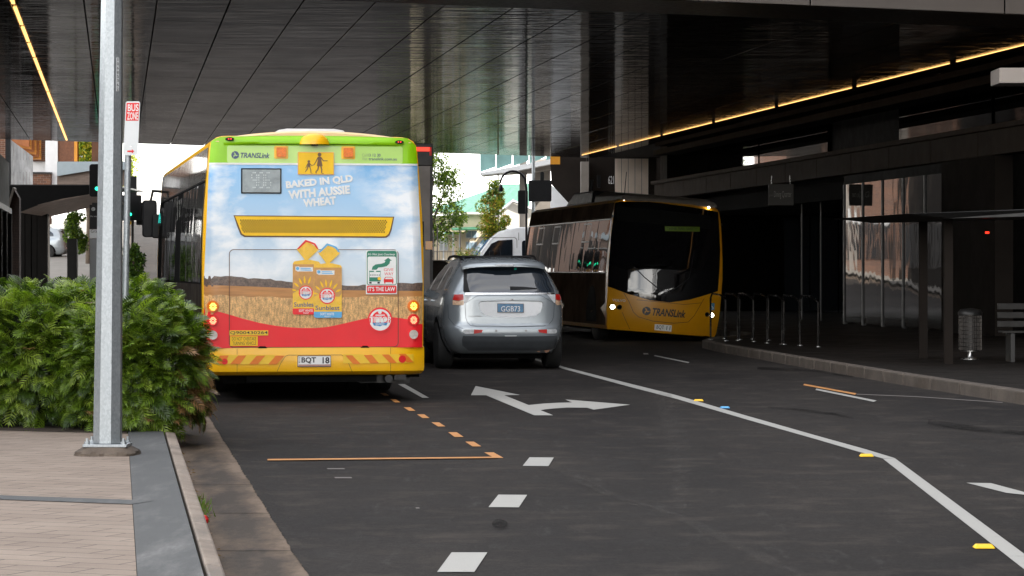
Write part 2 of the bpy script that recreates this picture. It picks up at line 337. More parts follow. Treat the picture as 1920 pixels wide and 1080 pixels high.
def decal(name, m, shapes, conv, mapf, off, parent, maxlen=None, thick=0.0):
    """thin sticker, plate or lens on a surface: 2-D shapes -> conv -> mapf(a, b, offset)"""
    bm = bmesh.new()
    for sh in shapes:
        if isinstance(sh, tuple) and sh[0] == 'mesh':
            vs = [bm.verts.new((*conv(*p), 0)) for p in sh[1]]
            for f in sh[2]:
                try: bm.faces.new([vs[i] for i in f])
                except ValueError: pass
        elif isinstance(sh, tuple) and sh[0] == 'ring':
            a = [bm.verts.new((*conv(*p), 0)) for p in sh[1]]; b = [bm.verts.new((*conv(*p), 0)) for p in sh[2]]; n = len(a)
            for i in range(n): bm.faces.new([a[i], a[(i+1) % n], b[(i+1) % n], b[i]])
        else:
            bm.faces.new([bm.verts.new((*conv(*p), 0)) for p in sh])
    if maxlen:
        bmesh.ops.triangulate(bm, faces=bm.faces)
        for _ in range(7):
            es = [e for e in bm.edges if e.calc_length() > maxlen]
            if not es: break
            bmesh.ops.subdivide_edges(bm, edges=es, cuts=1); bmesh.ops.triangulate(bm, faces=[f for f in bm.faces if len(f.verts) > 3])
    bmesh.ops.recalc_face_normals(bm, faces=bm.faces)
    if thick:
        be = [e for e in bm.edges if len(e.link_faces) == 1]; back = {}
        for e in be:
            for v in e.verts:
                if v not in back: back[v] = bm.verts.new(v.co); back[v].co.z = -1
        for e in be: bm.faces.new([e.verts[0], e.verts[1], back[e.verts[1]], back[e.verts[0]]])
    for v in bm.verts: v.co = mapf(v.co.x, v.co.y, off-(thick if v.co.z < -.5 else 0))
    bmesh.ops.recalc_face_normals(bm, faces=bm.faces)
    me = bpy.data.meshes.new(name); bm.to_mesh(me); bm.free(); me.materials.append(M[m] if isinstance(m, str) else m)
    if maxlen: me.polygons.foreach_set('use_smooth', [True]*len(me.polygons)); me.set_sharp_from_angle(angle=R(35))
    o = bpy.data.objects.new(name, me); COL.objects.link(o); o.parent = parent
    return o
def interp(tab, z):
    if z <= tab[0][0]: return tab[0][1]
    for (a, va), (b, vb) in zip(tab, tab[1:]):
        if z <= b: return va+(vb-va)*(z-a)/(b-a)
    return tab[-1][1]

M['cladding'] = mat('cladding_metal', (.80, .68, .58), .42, .15, var=.12, scale=1.2); M['orange_bright'] = mat('orange_bright', (.72, .30, .02), .5, var=.1); M['orange_dark'] = mat('orange_dark', (.30, .09, .015), .5, var=.2)
M['soffit_timber'] = mat('soffit_timber', (.20, .145, .115), .6, var=.25, scale=2, vec=(1, 1, 5), fine=.15, fscale=30); M['slab_grey'] = mat('slab_grey', (.36, .42, .45), .6, var=.06); M['clear_panel'] = mat('clear_panel', (.42, .42, .42), .12, 0, var=.35, scale=1.5, vec=(3, 1, 1))
M['house_glass'] = mat('house_glass', (.30, .42, .52), .2, var=.2); M['window_pale'] = mat('window_pale', (.55, .58, .58), .3, var=.2)
M['terrace_brown'] = mat('terrace_brown', (.12, .045, .016), .7, var=.2)
M['dim_steel'] = mat('dim_steel', (.055, .05, .047), .25, .9, var=.2)
M['slot_brown'] = mat('slot_brown', (.030, .010, .003), .7)
M['blue_plate'] = mat('blue_plate', (.10, .24, .40), .4, var=.25, scale=20); M['green_sticker'] = flat('green_sticker', (.02, .5, .35)); M['amber_pale'] = mat('amber_pale', (.75, .50, .33), .2, var=.25, scale=30)
M['lens_silver'] = mat('lens_silver', (.60, .61, .62), .2, var=.2, scale=25); M['alloy'] = mat('alloy', (.55, .56, .57), .3, .8, var=.05); M['dark_bumper'] = mat('dark_bumper', (.075, .082, .09), .5, var=.15)

def veil(name, col, k, vec=(1, 1, 1), lo=.45, hi=.75, sc=3):
    n = NT(name); f = n.noise(sc, 6, .7, n.co(vec)); g_ = n.noise(60, 3, .8); n.set(col=col, rough=.9, spec=.1, alpha=n.math('MULTIPLY', n.ramp(f, [(lo, 0.0), (hi, k)]), n.ramp(g_, [(.3, .4), (.6, 1.0)]))); return n.m
M['dust'] = veil('dust', (.13, .12, .11), .42, (2.5, .8, 1), .40, .80); M['oil'] = veil('oil', (.010, .0095, .009), .6, (1, .3, 1), lo=.35, hi=.6); M['red_led'] = emis('red_led', (1, .42, .20), 1.6)
M['concealed'] = mat('plate_recess', (.86, .87, .88), .3, var=.02)
M['yellow_shaded'] = mat('yellow_coachwork_shaded', (.60, .27, .003), .36, var=.04, scale=2, coat=.1, dirt=.15)  # the yellow coachwork darkened, underpass shade put into its colour

M['stain'] = veil('stain', (.035, .026, .019), .85, (2.2, .5, 1), .25, .6, 2)

def gutter_wet():
    n = NT('gutter_wet'); s = n.new('ShaderNodeSeparateXYZ'); n.put(s.inputs[0], n.co()); u = n.math('ADD', s.outputs[0], n.math('MULTIPLY', s.outputs[1], .132))
    g = n.noise(140, 4, .7); w = n.noise(1.6, 7, .65, n.co((2.2, .55, 1), (0, 0, .13))); q = n.noise(9, 5, .7)
    band = n.ramp(u, [(.50, .35), (.62, .75), (.76, .85), (.86, .45), (.92, .25)])
    m = n.math('ADD', n.math('MULTIPLY', w, 1.1), n.math('ADD', n.math('MULTIPLY', q, .25), n.math('MULTIPLY', band, .62)))
    c = n.mix(n.ramp(g, [(.3, 0.0), (.7, 1.0)]), (.16, .118, .088), (.25, .19, .145)); c = n.mix(n.ramp(n.math('MULTIPLY', m, .6), [(.50, 0.0), (.62, .62)]), c, (.050, .036, .026)); c = n.mix(n.ramp(n.math('MULTIPLY', m, .6), [(.63, 0.0), (.72, .7)]), c, (.024, .019, .016))
    n.set(col=c, rough=n.ramp(n.math('MULTIPLY', m, .6), [(.5, .9), (.7, .72)]), spec=.15); n.bump(g, .4, .005); return n.m
M['gutter_wet'] = gutter_wet()
M['bronze_dull'] = mat('bronze_dull', (.125, .088, .062), .5, .0, var=.5, scale=1.2, spec=.0, dirt=.3)
# ================================================================== the setting
Ys = [-900, -200, -60, 0, 30, 60, 95]+[116+6*i for i in range(30)]+[300, 420, 700, 1500]
g = MB(); rings = [[(x, y, gz(y)-.03) for x in (-1200, -60, 0, 60, 1200)] for y in Ys]; g.loft(rings, False, False, close=False)
struct('ground', g, mat('ground', (.12, .105, .09), .9, var=.2, scale=.3, fine=.15))
g = MB(); g.loft([[U(.93, y, gz(y)), U(6, y, gz(y)), U(24, y, gz(y))] for y in Ys if -61 < y <= 300], False, False, close=False)
road = struct('road', g, 'asphalt')
def strip(name, u0, u1, y0, y1, z0, z1, m, bev=.0, parent=None):
    b = MB(); rr = []
    for y in [y0]+[v for v in Ys if y0 < v < y1]+[y1]:
        zz = gz(y); rr.append([U(u0, y, z0), U(u1, y, z0), U(u1, y, z1+zz), U(u0, y, z1+zz)])
    b.loft(rr); o = struct(name, b, m, bevel=bev); 
    return o
strip('gutter', .478, .93, -5, 200, -.3, .004, 'gutter_wet')
b = MB()                                                  # kerb stones with joints
y = 3.0
while y < 115:
    b.prism([U(.39, y, -.2), U(.475, y, -.2), U(.475, y, .137), U(.39, y, .15)], (K*1.0*1.155, 1.155, 0)); y += 1.163
struct('kerb', b, 'kerb', bevel=.012)
strip('paving_edge', .085, .372, 3, 24.6, -.1, .152, 'slate')
# tan pavement, cut along the line where the planting bed starts
def bedY(X): return 24.08-.43*(X+2.8)
b = MB(); pts = [U(.082, 3, .15), U(.082, 24.22, .15)]+[(-40, bedY(-40), .15), (-40, 3, .15)]
b.prism([Vector(p)-Vector((0, 0, .25)) for p in pts], (0, 0, .25)); struct('pavement', b, 'paver')
b = MB(); d = Vector((.915, -.403, 0)); p0 = U(.079, 16.86, .154); w = Vector((.10, .27, 0))
b.sheet([p0, p0+w*.95, p0-d*9+w*.95, p0-d*9]); struct('paving_band', b, 'slate')
b = MB(); b.sheet([U(.08, 24.6, .153), U(.388, 24.6, .153), U(.388, 40, .153), U(-1.0, 40, .153), (-9, bedY(-9)+.02, .153), (-3.13, bedY(-3.13)+.02, .153)]); struct('soil_bed', b, mat('soil', (.045, .03, .02), .95, var=.3, scale=20, bump=.8))
b = MB(); b.loft([[U(-40, y, .14+gz(y)), U(.38, y, .14+gz(y))] for y in (33, 60, 116, 130, 160, 200, 220, 280)], False, False, close=False); struct('path', b, mat('far_path', (.20, .185, .165), .85, var=.12, scale=.8))
b = MB()
for k in range(40):
    y = 13.2+2.42*k; b.sheet([U(.482, y, .0065), U(.93, y, .0065), U(.93, y+.016, .0065), U(.482, y+.016, .0065)])
struct('gutter_joints', b, 'matte_black')
b = MB(); jr = random.Random(2); y = 8.0; us = .9; P0 = []
while y < 60: P0.append((y, .915+jr.uniform(-.008, .004)+.003*sin(y*3.1))); y += .05
for (y0, u0), (y1, u1) in zip(P0, P0[1:]): b.sheet([U(u0, y0, .008), U(.99, y0, .005), U(.99, y1, .005), U(u1, y1, .008)])
struct('asphalt_edge', b, 'asphalt')
# right footpath
RK = [(11.5, -20), (7.1, 20), (5.62, 32.7), (5.03, 38.4), (4.30, 47), (3.72, 54.5), (3.63, 57), (3.95, 59.6), (4.65, 61.6), (5.05, 64), (3.6, 80), (2.2, 112)]
def offs(P, d):
    out = []
    for i, p in enumerate(P):
        a = P[max(i-1, 0)]; c = P[min(i+1, len(P)-1)]; t = Vector((c[0]-a[0], c[1]-a[1])).normalized(); out.append((p[0]+t.y*d, p[1]-t.x*d))
    return out
b = MB(); R2 = offs(RK, .16)
for i in range(len(RK)-1):
    a0, a1, c0, c1 = RK[i], RK[i+1], R2[i], R2[i+1]; n = max(1, int(math.dist(a0, a1)/1.2))
    for k in range(n):
        t0, t1 = k/n+.004, (k+1)/n-.004; L2 = lambda p, q, t: (p[0]+(q[0]-p[0])*t, p[1]+(q[1]-p[1])*t)
        q = [L2(a0, a1, t0), L2(a0, a1, t1), L2(c0, c1, t1), L2(c0, c1, t0)]
        b.loft([[(x, yy, -.2) for x, yy in q], [(x, yy, .15) for x, yy in q]])
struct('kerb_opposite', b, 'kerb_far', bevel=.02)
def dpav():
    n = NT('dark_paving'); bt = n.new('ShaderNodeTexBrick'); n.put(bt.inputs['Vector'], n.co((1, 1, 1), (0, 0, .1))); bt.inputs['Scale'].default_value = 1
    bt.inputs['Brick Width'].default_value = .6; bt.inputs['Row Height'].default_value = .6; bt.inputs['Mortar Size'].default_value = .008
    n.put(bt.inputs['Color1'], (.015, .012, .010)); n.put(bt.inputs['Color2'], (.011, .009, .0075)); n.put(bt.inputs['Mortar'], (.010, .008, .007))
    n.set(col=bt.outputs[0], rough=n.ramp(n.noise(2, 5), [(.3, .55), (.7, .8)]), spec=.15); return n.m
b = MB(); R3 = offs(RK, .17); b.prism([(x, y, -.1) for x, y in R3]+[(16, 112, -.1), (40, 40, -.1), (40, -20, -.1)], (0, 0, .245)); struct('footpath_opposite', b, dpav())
# ------------------------------------------------------------------ painted markings, parts of the road
def mark(name, polys, m, z=.005, label=None):
    b = MB()
    for P in polys: b.sheet([G(x, y, z)+Vector((0, 0, gz(F*(H-z)/(y-PY0)))) for x, y in P])
    o = b.build(name, m, road); o['kind'] = 'structure'
    if label: o['label'] = label
def sc(P, s, ox, oy): return [(x/s+ox, y/s+oy) for x, y in P]
mark('lane_arrow', [sc([(180,190),(650,285),(482,288),(740,392),(900,376),(1050,368),(1200,364),(1130,333),(1815,388),(1430,441),(1360,420),(1150,418),(1010,428),(920,437),(868,447),(1000,500),(800,500),(290,288),(130,288)], 5.647, 860, 690)], 'white_paint')
for P in ([(88,1045),(210,880),(512,880),(402,1045)], [(522,498),(605,393),(848,395),(778,500)], [(810,150),(868,78),(1073,80),(1028,152)]):
    mark('lane_dash', [sc(P, 4.5, 800, 840)], 'white_paint')
s6 = 1920/740
for P in ([(1162,436),(1208,436),(1256,463),(1210,463)], [(1070,384),(1112,384),(1148,407),(1105,407)], [(987,338),(1028,338),(1062,361),(1018,361)], [(905,290),(942,290),(973,310),(938,310)], [(835,251),(870,251),(896,269),(862,269)], [(770,217),(803,217),(828,234),(797,234)], [(705,178),(732,178),(755,193),(728,193)], [(655,148),(682,148),(700,160),(676,160)]):
    mark('bay_dash', [sc(P, s6, 460, 680)], 'orange_paint')
mark('bay_line', [sc([(108,468),(1212,457),(1230,463),(108,475)], s6, 460, 680)], 'orange_paint', .0085)
mark('lane_dash', [sc([(742,104),(775,104),(894,171),(862,171)], s6, 460, 680)], 'white_paint')
mark('worn_mark', [sc(P, s6, 460, 680) for P in ([(395,513),(480,513),(486,518),(402,518)], [(432,556),(515,556),(520,562),(438,562)], [(828,704),(846,704),(848,709),(830,709)])], 'worn_paint')
mark('edge_line', [[(1000,671),(1058,688),(1180,719),(1269,741),(1402,780),(1535.5,818),(1624,842.5),(1677,858.7),(1655.5,859.5),(1624,851),(1535.5,825),(1402,787),(1269,748),(1180,725),(1058,692),(1000,674)]], 'white_paint')
mark('edge_line', [[(1655.5,860),(1677.5,858.9),(1920,1038),(2050,1134),(2030,1153),(1920,1067)]], 'white_paint', .006)
mark('lane_dash', [[(1531,728.4),(1644,751),(1638,753.3),(1529,731)]], 'white_paint'); mark('bay_line', [[(1508,719.5),(1606,737.5),(1603,740),(1506,722)]], 'orange_paint')
mark('worn_mark', [[(1606,738.3),(1720,743),(1880,754),(1880,755.3),(1720,744.4),(1606,739.6)]], 'worn_paint')
mark('lane_dash', [[(1228,665.8),(1293,679),(1290,680.6),(1226,667.4)]], 'white_paint'); mark('lane_dash', [[(1206,662),(1215,662),(1216,664.5),(1207,664.5)]], 'white_paint')
mark('lane_dash', [[(1812,905),(1858,905.8),(1945,929),(1925,928),(1887,924)]], 'white_paint')
def marker(px, py, m, label, rz=0):
    p = G(px, py); t = thing('pavement_marker', label, 'road marker', (p.x, p.y, .004), rz, 'raised pavement markers')
    b = MB(); b.loft([[(-.055, -.05, 0), (.055, -.05, 0), (.055, .05, 0), (-.055, .05, 0)], [(-.042, -.022, .02), (.042, -.022, .02), (.042, .022, .02), (-.042, .022, .02)]]); b.build('housing', m, t, bevel=.004)
    b = MB(); b.sheet([(-.040, -.047, .0045), (.040, -.047, .0045), (.034, -.026, .0195), (-.034, -.026, .0195)]); b.build('reflector', 'stripe_yellow' if m == 'sign_yellow' else 'light_blue', t)
marker(1310, 752.5, 'sign_yellow', 'small yellow raised marker beyond the white line, beside the blue one'); marker(1624.5, 856.5, 'sign_yellow', 'yellow raised marker at the bend of the solid white line')
marker(1844.5, 1028.5, 'sign_yellow', 'largest yellow raised marker, nearest the camera by the slanting white line'); marker(1359, 766, 'blue', 'blue raised marker beside the solid white line')
# ------------------------------------------------------------------ overpass
ZC = H+3.5*Q
def nearY(u): return (37.57*Q+.456*u)/1.0602
def farY(u): return (90.38*Q+.815*u)/1.1076
ov = thing('overpass', 'wide dark overpass with glossy metal panelled underside spanning the road', 'overpass', U(4, 60))
def loc(p): return Vector(p)-ov.location
b = MB(); u = (-.44-.95*6)*Q
while u < 17.9:
    a, c = u+.012, u+.95*Q-.012
    y0 = nearY(a)+2.4; k_ = 0; y1_ = farY(a)
    while y0 < y1_:
        ye = min(nearY(a)+2.4+4.9*(k_+1)-.02, y1_); sl0 = (nearY(c)-nearY(a)) if True else 0; fr0 = (y0-nearY(a))/(y1_-nearY(a)); fr1 = (ye-nearY(a))/(y1_-nearY(a)); df = farY(c)-farY(a)
        P = [U(a, y0, ZC), U(c, y0+sl0+(df-sl0)*fr0, ZC), U(c, ye+sl0+(df-sl0)*fr1, ZC), U(a, ye, ZC)]
        b.prism([loc(p) for p in P], (0, 0, .05)); y0 = ye+.02; k_ += 1
    u += .95*Q
b.build('ceiling_panels', 'soffit', ov, bevel=.004, seg=1)
b = MB(); P = [U(-14, nearY(-14), ZC+.06), U(24, nearY(24), ZC+.06), U(24, farY(24), ZC+.06), U(-14, farY(-14), ZC+.06)]
b.prism([loc(p) for p in P], (0, 0, 3.4)); b.build('deck', 'matte_black', ov)
b = MB(); P = [U(-14, nearY(-14)-.03, ZC-.02), U(24, nearY(24)-.03, ZC-.02), U(24, nearY(24)+2.37, ZC-.01), U(-14, nearY(-14)+2.37, ZC-.01)]
b.prism([loc(p) for p in P], (0, 0, .06)); b.build('edge_beam', mat('edge_beam', (.045, .036, .03), .35, .3, var=.2), ov)
b = MB(); u = -14.0
while u < 23.9:
    a, c = u+.012, u+3.58; A, C = U(a, nearY(a)-.05, ZC-.01), U(c, nearY(c)-.05, ZC-.01)
    b.prism([loc(p) for p in (A, C, C+Vector((0, -.06, 0)), A+Vector((0, -.06, 0)))], (0, 0, 2.4)); u += 3.6
b.build('fascia', 'fascia', ov, bevel=.006)
for k in range(8):                                        # warm light strips, right and left
    y1 = (90.0-6.7*k)*Q; y0 = y1-6.25*Q
    b = MB(); b.prism([loc(p) for p in (U(14.0*Q-.026, y0, ZC-.02), U(14.0*Q, y0, ZC-.02), U(14.0*Q, y1, ZC-.02), U(14.0*Q-.026, y1, ZC-.02))], (0, 0, .015)); b.build('light_strip', 'led', ov)
for y0, y1 in ((36.2, 39.0), (39.5, 42.3), (42.7, 45.4), (45.8, 48.6), (49, 51.8), (52.1, 57.9), (58.3, 63.6), (64, 70), (70.5, 79.7)):
    b = MB(); b.prism([loc(p) for p in (U(-1.34*Q-.055, y0*Q, ZC-.02), U(-1.34*Q, y0*Q, ZC-.02), U(-1.34*Q, y1*Q, ZC-.02), U(-1.34*Q-.055, y1*Q, ZC-.02))], (0, 0, .015)); b.build('light_strip', 'led', ov)
# ------------------------------------------------------------------ building along the right footpath
rb = thing('arcade_building', 'dark glass fronted building with stone band along the right footpath', 'building', U(14.5*Q, 60*Q))
def lr(p):
    u, Y = p[0]-K*p[1], p[1]; return U(u*Q, Y*Q, p[2] if p[2] < .7 else H+(p[2]-H)*Q)-rb.location
def ubox(b, u0, u1, y0, y1, z0, z1, f=None):
    f = f or lr; b.prism([f(p) for p in (U(u0, y0, z0), U(u1, y0, z0), U(u1, y1, z0), U(u0, y1, z0))], (0, 0, f(U(u0, y0, z1)).z-f(U(u0, y0, z0)).z)); return b
b = MB(); y = 30.0
while y < 80: ubox(b, 14.48, 14.72, y+.01, min(y+2.88, 80.6), 3.39, 3.80); y += 2.9
ubox(b, 14.40, 14.8, 30, 80.7, 3.803, 3.89); b.build('stone_band', 'stone_band', rb, bevel=.008)
b = MB(); ubox(b, 14.45, 15.0, 30, 80.6, 4.58, 4.72); ubox(b, 14.5, 15.0, 30, 80.6, 4.83, 4.93); b.build('upper_trim', 'concrete_dark', rb)
for y0, y1 in ((47, 53.8), (54.0, 60.4), (66.5, 73.5), (73.7, 80)): b = MB(); ubox(b, 15.8, 15.85, y0, y1, 3.82, 4.9); b.build('upper_window', 'upper_glass', rb)
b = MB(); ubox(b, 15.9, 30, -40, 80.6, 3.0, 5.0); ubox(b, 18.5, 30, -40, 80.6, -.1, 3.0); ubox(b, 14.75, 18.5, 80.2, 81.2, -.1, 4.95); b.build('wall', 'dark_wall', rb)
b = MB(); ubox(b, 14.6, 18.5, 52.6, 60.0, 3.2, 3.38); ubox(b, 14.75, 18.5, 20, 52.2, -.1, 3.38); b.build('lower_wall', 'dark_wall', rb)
for k in range(5):
    y0 = 52.5+k*1.5; b = MB(); ubox(b, 14.60, 14.64, y0+.02, y0+1.48, .2, 3.2); b.build('window', 'facade_glass', rb)
b = MB()
for k in range(6): ubox(b, 14.575, 14.66, 52.48+k*1.5, 52.52+k*1.5, .16, 3.2)
b.build('mullion', 'dark_metal', rb)
b = MB(); ubox(b, 14.60, 14.63, 60.02, 60.06, .16, 3.38); b.build('corner_trim', 'stone_band', rb)
b = MB(); ubox(b, 14.45, 15.3, 49.2, 52.4, .15, 3.38); b.build('pier', 'concrete_dark', rb)
for y0 in (62.5, 64.6, 66.4): 
    b = MB(); ubox(b, 15.2, 15.23, y0, y0+.03, .15, 3.0); b.build('door_post', 'dark_metal', rb)
b = MB(); ubox(b, 14.9, 18.4, 60.2, 80, 2.95, 3.3); b.build('recess_ceiling', 'matte_black', rb)
b = MB()
for k in range(6): ubox(b, 17.6, 17.64, 61+3*k, 63.9+3*k, .2, 2.9)
b.build('shopfront', 'glass', rb)
b = MB(); ubox(b, 14.5, 32, -60, 93, 8.6, 34); b.build('shade_tower', 'concrete_dark', rb)  # unseen upper floors, added and sized to keep sun off the foreground
b = MB(); ubox(b, 14.6, 31, -60, 93, 5.01, 8.6); b.build('shade_tower_base', 'dark_wall', rb)
b = MB()
for s_ in range(7): ubox(b, 14.44, 14.48, -59, 92, 9.6+3.5*s_, 11.6+3.5*s_)
b.build('shade_tower_window', 'facade_glass', rb)
p = W(1895, 140, 43); b = MB(); b.box(p.x-.16, p.x+1.6, 43, 43.8, p.z-.12, p.z+.10); o = b.build('awning_fascia', 'fascia', rb, bevel=.005); o.location = -rb.location
# hanging sign
SG = 76/64
hs = thing('hanging_sign', 'grey hanging sign reading Dining Quarter under the stone band', 'sign', W(1464.5, 366, 76))
b = MB(); b.box(-.27, .27, 0, .06, -.22, .24); b.build('panel', mat('sign_grey', (.075, .068, .062), .5, var=.1), hs, bevel=.01)
idc = lambda a, c: (a, c)
fl = lambda x, z, o: (x, -o, z)
decal('lettering', mat('sign_text', (.45, .43, .41), .5), [text2('Dining Quarter', -.15, .22, -.08, .09, bold=-.01)], idc, fl, .004, hs)
decal('small_lettering', mat('sign_text_dim', (.2, .19, .18), .5), [text2('grand', -.26, -.17, -.04, .03)], idc, fl, .004, hs)
b = MB(); b.tube([(-.2, .03, .24), (-.2, .03, .42)], .01); b.tube([(.2, .03, .24), (.2, .03, .42)], .01); b.build('hanger', 'steel', hs)
hs.scale = (SG, SG, SG)
# bike hoops
hoop0 = None
HP = [(1361, 56.5, 'closest to the oncoming bus'), (1387, 57.5, 'second from the oncoming bus'), (1413, 56.0, 'third from the oncoming bus'), (1441, 57.0, 'fourth from the oncoming bus, before the mall posts'), (1470, 53.8, 'third from the mirrored window'), (1499, 53.0, 'second from the mirrored window'), (1534, 52.0, 'closest to the mirrored window')]
for px, Y, w_ in HP:
    loc_ = (W(px, 0, Y).x, Y, .145)
    if hoop0 is None:
        t = thing('bike_rack', '', 'bike rack', loc_, .1, 'stainless bike racks on the right footpath')
        b = MB(); P = [(0, 0, 0)]+[(0, 0, .78)]+[(-.06*math.sin(a), .45-.45*cos(a), .78+.09*a/1.2) for a in (.3, .6, .9, 1.2)]+[(-.12, .86, .89), (-.14, .9, .8), (-.14, .9, 0)]
        b.tube(P, .018, 8); b.build('hoop', 'dim_steel', t, smooth=40)
        b = MB(); b.lathe([(.05, 0), (.05, .012)], (0, 0, 0), 12); b.lathe([(.05, 0), (.05, .012)], (-.14, .9, 0), 12); b.build('foot_plate', 'steel', t)
        hoop0 = t
    else: t = copy_tree(hoop0); t.location = loc_
    t['label'] = 'stainless bike rack hoop '+w_
# litter bin
p = G(1819, 674, .145); lb = thing('litter_bin', 'round wire mesh litter bin on a pedestal by the dark wall', 'bin', (p.x, p.y, .145))
b = MB(); b.lathe([(.14, 0), (.14, .015), (.05, .03), (.035, .06), (.035, .12), (.15, .125), (.15, .14)], n=20); b.build('pedestal', 'steel', lb, smooth=40)
b = MB()
for k in range(36):
    a = 2*pi*k/36; b.box(.168*cos(a)-.004, .168*cos(a)+.004, .168*sin(a)-.004, .168*sin(a)+.004, .14, .66)
for z in (.14, .2, .26, .32, .38, .44, .5, .56, .62, .66): b.lathe([(.165, z-.004), (.173, z-.004), (.173, z+.004), (.165, z+.004), (.165, z-.004)], n=36)
b.build('mesh_basket', 'dim_steel', lb)
b = MB(); b.lathe([(.15, .15), (.15, .64)], n=24); b.build('liner', 'dark_metal', lb); b = MB(); b.lathe([(.18, .66), (.185, .7), (.15, .75), (.0, .77)], n=24); b.build('lid', 'dark_metal', lb, smooth=50)
# bus shelter at the right edge
p = W(1700, 400, 42); sh = thing('bus_shelter', 'dark flat roofed bus shelter at the right edge behind the litter bin', 'bus shelter', (p.x, 42, .145))
b = MB(); b.prism([(0, 0, 2.13), (2.6, -.6, 2.22), (2.6, -.6, 2.10), (.6, 0, 2.06)], (-.6, 4, 0)); b.build('roof', 'dark_metal', sh, bevel=.01)
b = MB(); b.box(.62, .74, .6, .72, 0, 2.1); b.build('post', 'concrete_dark', sh); b = MB(); b.box(.62, .74, 3.2, 3.32, 0, 2.1); b.build('post', 'concrete_dark', sh)
b = MB(); q = W(1851, 438, 43); b.lathe([(.03, 0), (.03, .03)], (q.x-p.x, 1.0, q.z-.145), 12, 'Z'); b.build('indicator_lamp', 'red_lit', sh)
bn = thing('bench', 'dark slatted bench at the right edge under the shelter roof', 'bench', (W(1905, 0, 43).x, 43.4, .145))
b = MB()
for k in range(4): b.box(-.12, 1.6, .05+.11*k, .13+.11*k, .42, .45)
b.build('seat', mat('bench_slat', (.016, .014, .012), .6, var=.2), bn, bevel=.006)
b = MB()
for k in range(3): b.box(-.12, 1.6, .5, .53, .5+.13*k, .59+.13*k)
b.build('backrest', mat('bench_back', (.016, .014, .012), .6, var=.2), bn, bevel=.006)
for x in (0, 1.4):
    b = MB(); b.box(x, x+.06, .05, .5, 0, .415); b.build('leg', 'dark_metal', bn)

def wob(pts, w_, seed):
    r_ = random.Random(seed); return stroke(pts, [w_*r_.uniform(.6, 1.2) for _ in pts])
mark('tyre_dust', [wob([(1240,735),(1262,790),(1280,850),(1278,905),(1270,960)], 40, 1)], 'dust', .0095)
mark('tyre_dust', [wob([(1030,868),(1080,895),(1150,930),(1260,965),(1340,1000),(1440,1050),(1500,1085)], 16, 2)], 'dust', .0105)
mark('oil_spot', [[(937+15*cos(R(t)), 982+9*sin(R(t))) for t in range(0, 360, 30)]], 'oil', .0095)
mark('oil_streak', [wob([(1440,764),(1500,768),(1560,775),(1600,784)], 5, 4)], 'oil', .0095); mark('oil_streak', [wob([(1740,790),(1800,800),(1860,806),(1925,812)], 9, 6)], 'oil', .0095); mark('oil_streak', [wob([(1420,690),(1520,694),(1600,705)], 6, 7)], 'oil', .0095)


# ================================================================== buses
def shell(b, zs, hw, fy, L, inset=None, fx=14, rr=.08):
    """body as horizontal slices: front/rear curve fy(t, z) with t in -1..1, straight sides, tail at L"""
    rings = []
    for z, ins in zs:
        w_ = hw(z)-ins; P = []
        for k in range(fx*2+1):
            t = -cos(pi*k/(2*fx)); P.append((t*w_, fy(t, z)+ins, z))
        yl = L-ins; P += [(w_, fy(1, z)+.25+ins, z), (w_, L*.35, z), (w_, L*.7, z), (w_, yl-.12, z), (w_-.04, yl-.03, z), (w_-.12, yl, z), (-w_+.12, yl, z), (-w_+.04, yl-.03, z), (-w_, yl-.12, z), (-w_, L*.7, z), (-w_, L*.35, z), (-w_, fy(-1, z)+.25+ins, z)]
        rings.append(P)
    b.loft(rings); return b
def wheel(name, parent, x, y, r, w, side=1, rimm='steel', spokes=0, label=None):
    """tyre with a rim as sub-part; side=+1 outer face towards +x"""
    b = MB(); s = side
    b.lathe([(r*.62, -s*w/2), (r*.9, -s*w/2), (r*.97, -s*w*.44), (r, -s*w*.34), (r, s*w*.34), (r*.97, s*w*.44), (r*.9, s*w/2), (r*.62, s*w/2)], (x, y, r), 36, 'X')
    t = b.build(name, 'rubber', parent, smooth=35)
    b = MB(); b.lathe([(r*.62, s*w*.49), (r*.60, s*w*.50), (r*.56, s*w*.36), (r*.2, s*w*.30), (r*.17, s*w*.46), (0.001, s*w*.46)], (x, y, r), 30, 'X')
    if spokes:
        for k in range(spokes):
            a = 2*pi*k/spokes; c, d = cos(a), sin(a); q = []
            for rr_, ww in ((.15, .10), (.60, .05)):
                for e in (-1, 1): q.append((x+s*w*.47, y+r*(rr_*c-e*ww*d), r+r*(rr_*d+e*ww*c)))
            b.prism([q[0], q[1], q[3], q[2]], (-s*w*.1, 0, 0))
    o = b.build('rim', rimm, t, smooth=35); return t
def swirl(cx, cy, r):
    out = []
    for k in range(3):
        a = 120*k+10; P = []
        for j in range(13): t = R(a+112*j/12); P.append((cx+r*cos(t), cy+r*sin(t)))
        for j in range(13): t = R(a+112-100*j/12); q = r*(.10+.62*(j/12)**1.3); P.append((cx+q*cos(t-.35), cy+q*sin(t-.35)))
        out.append(P)
    return out
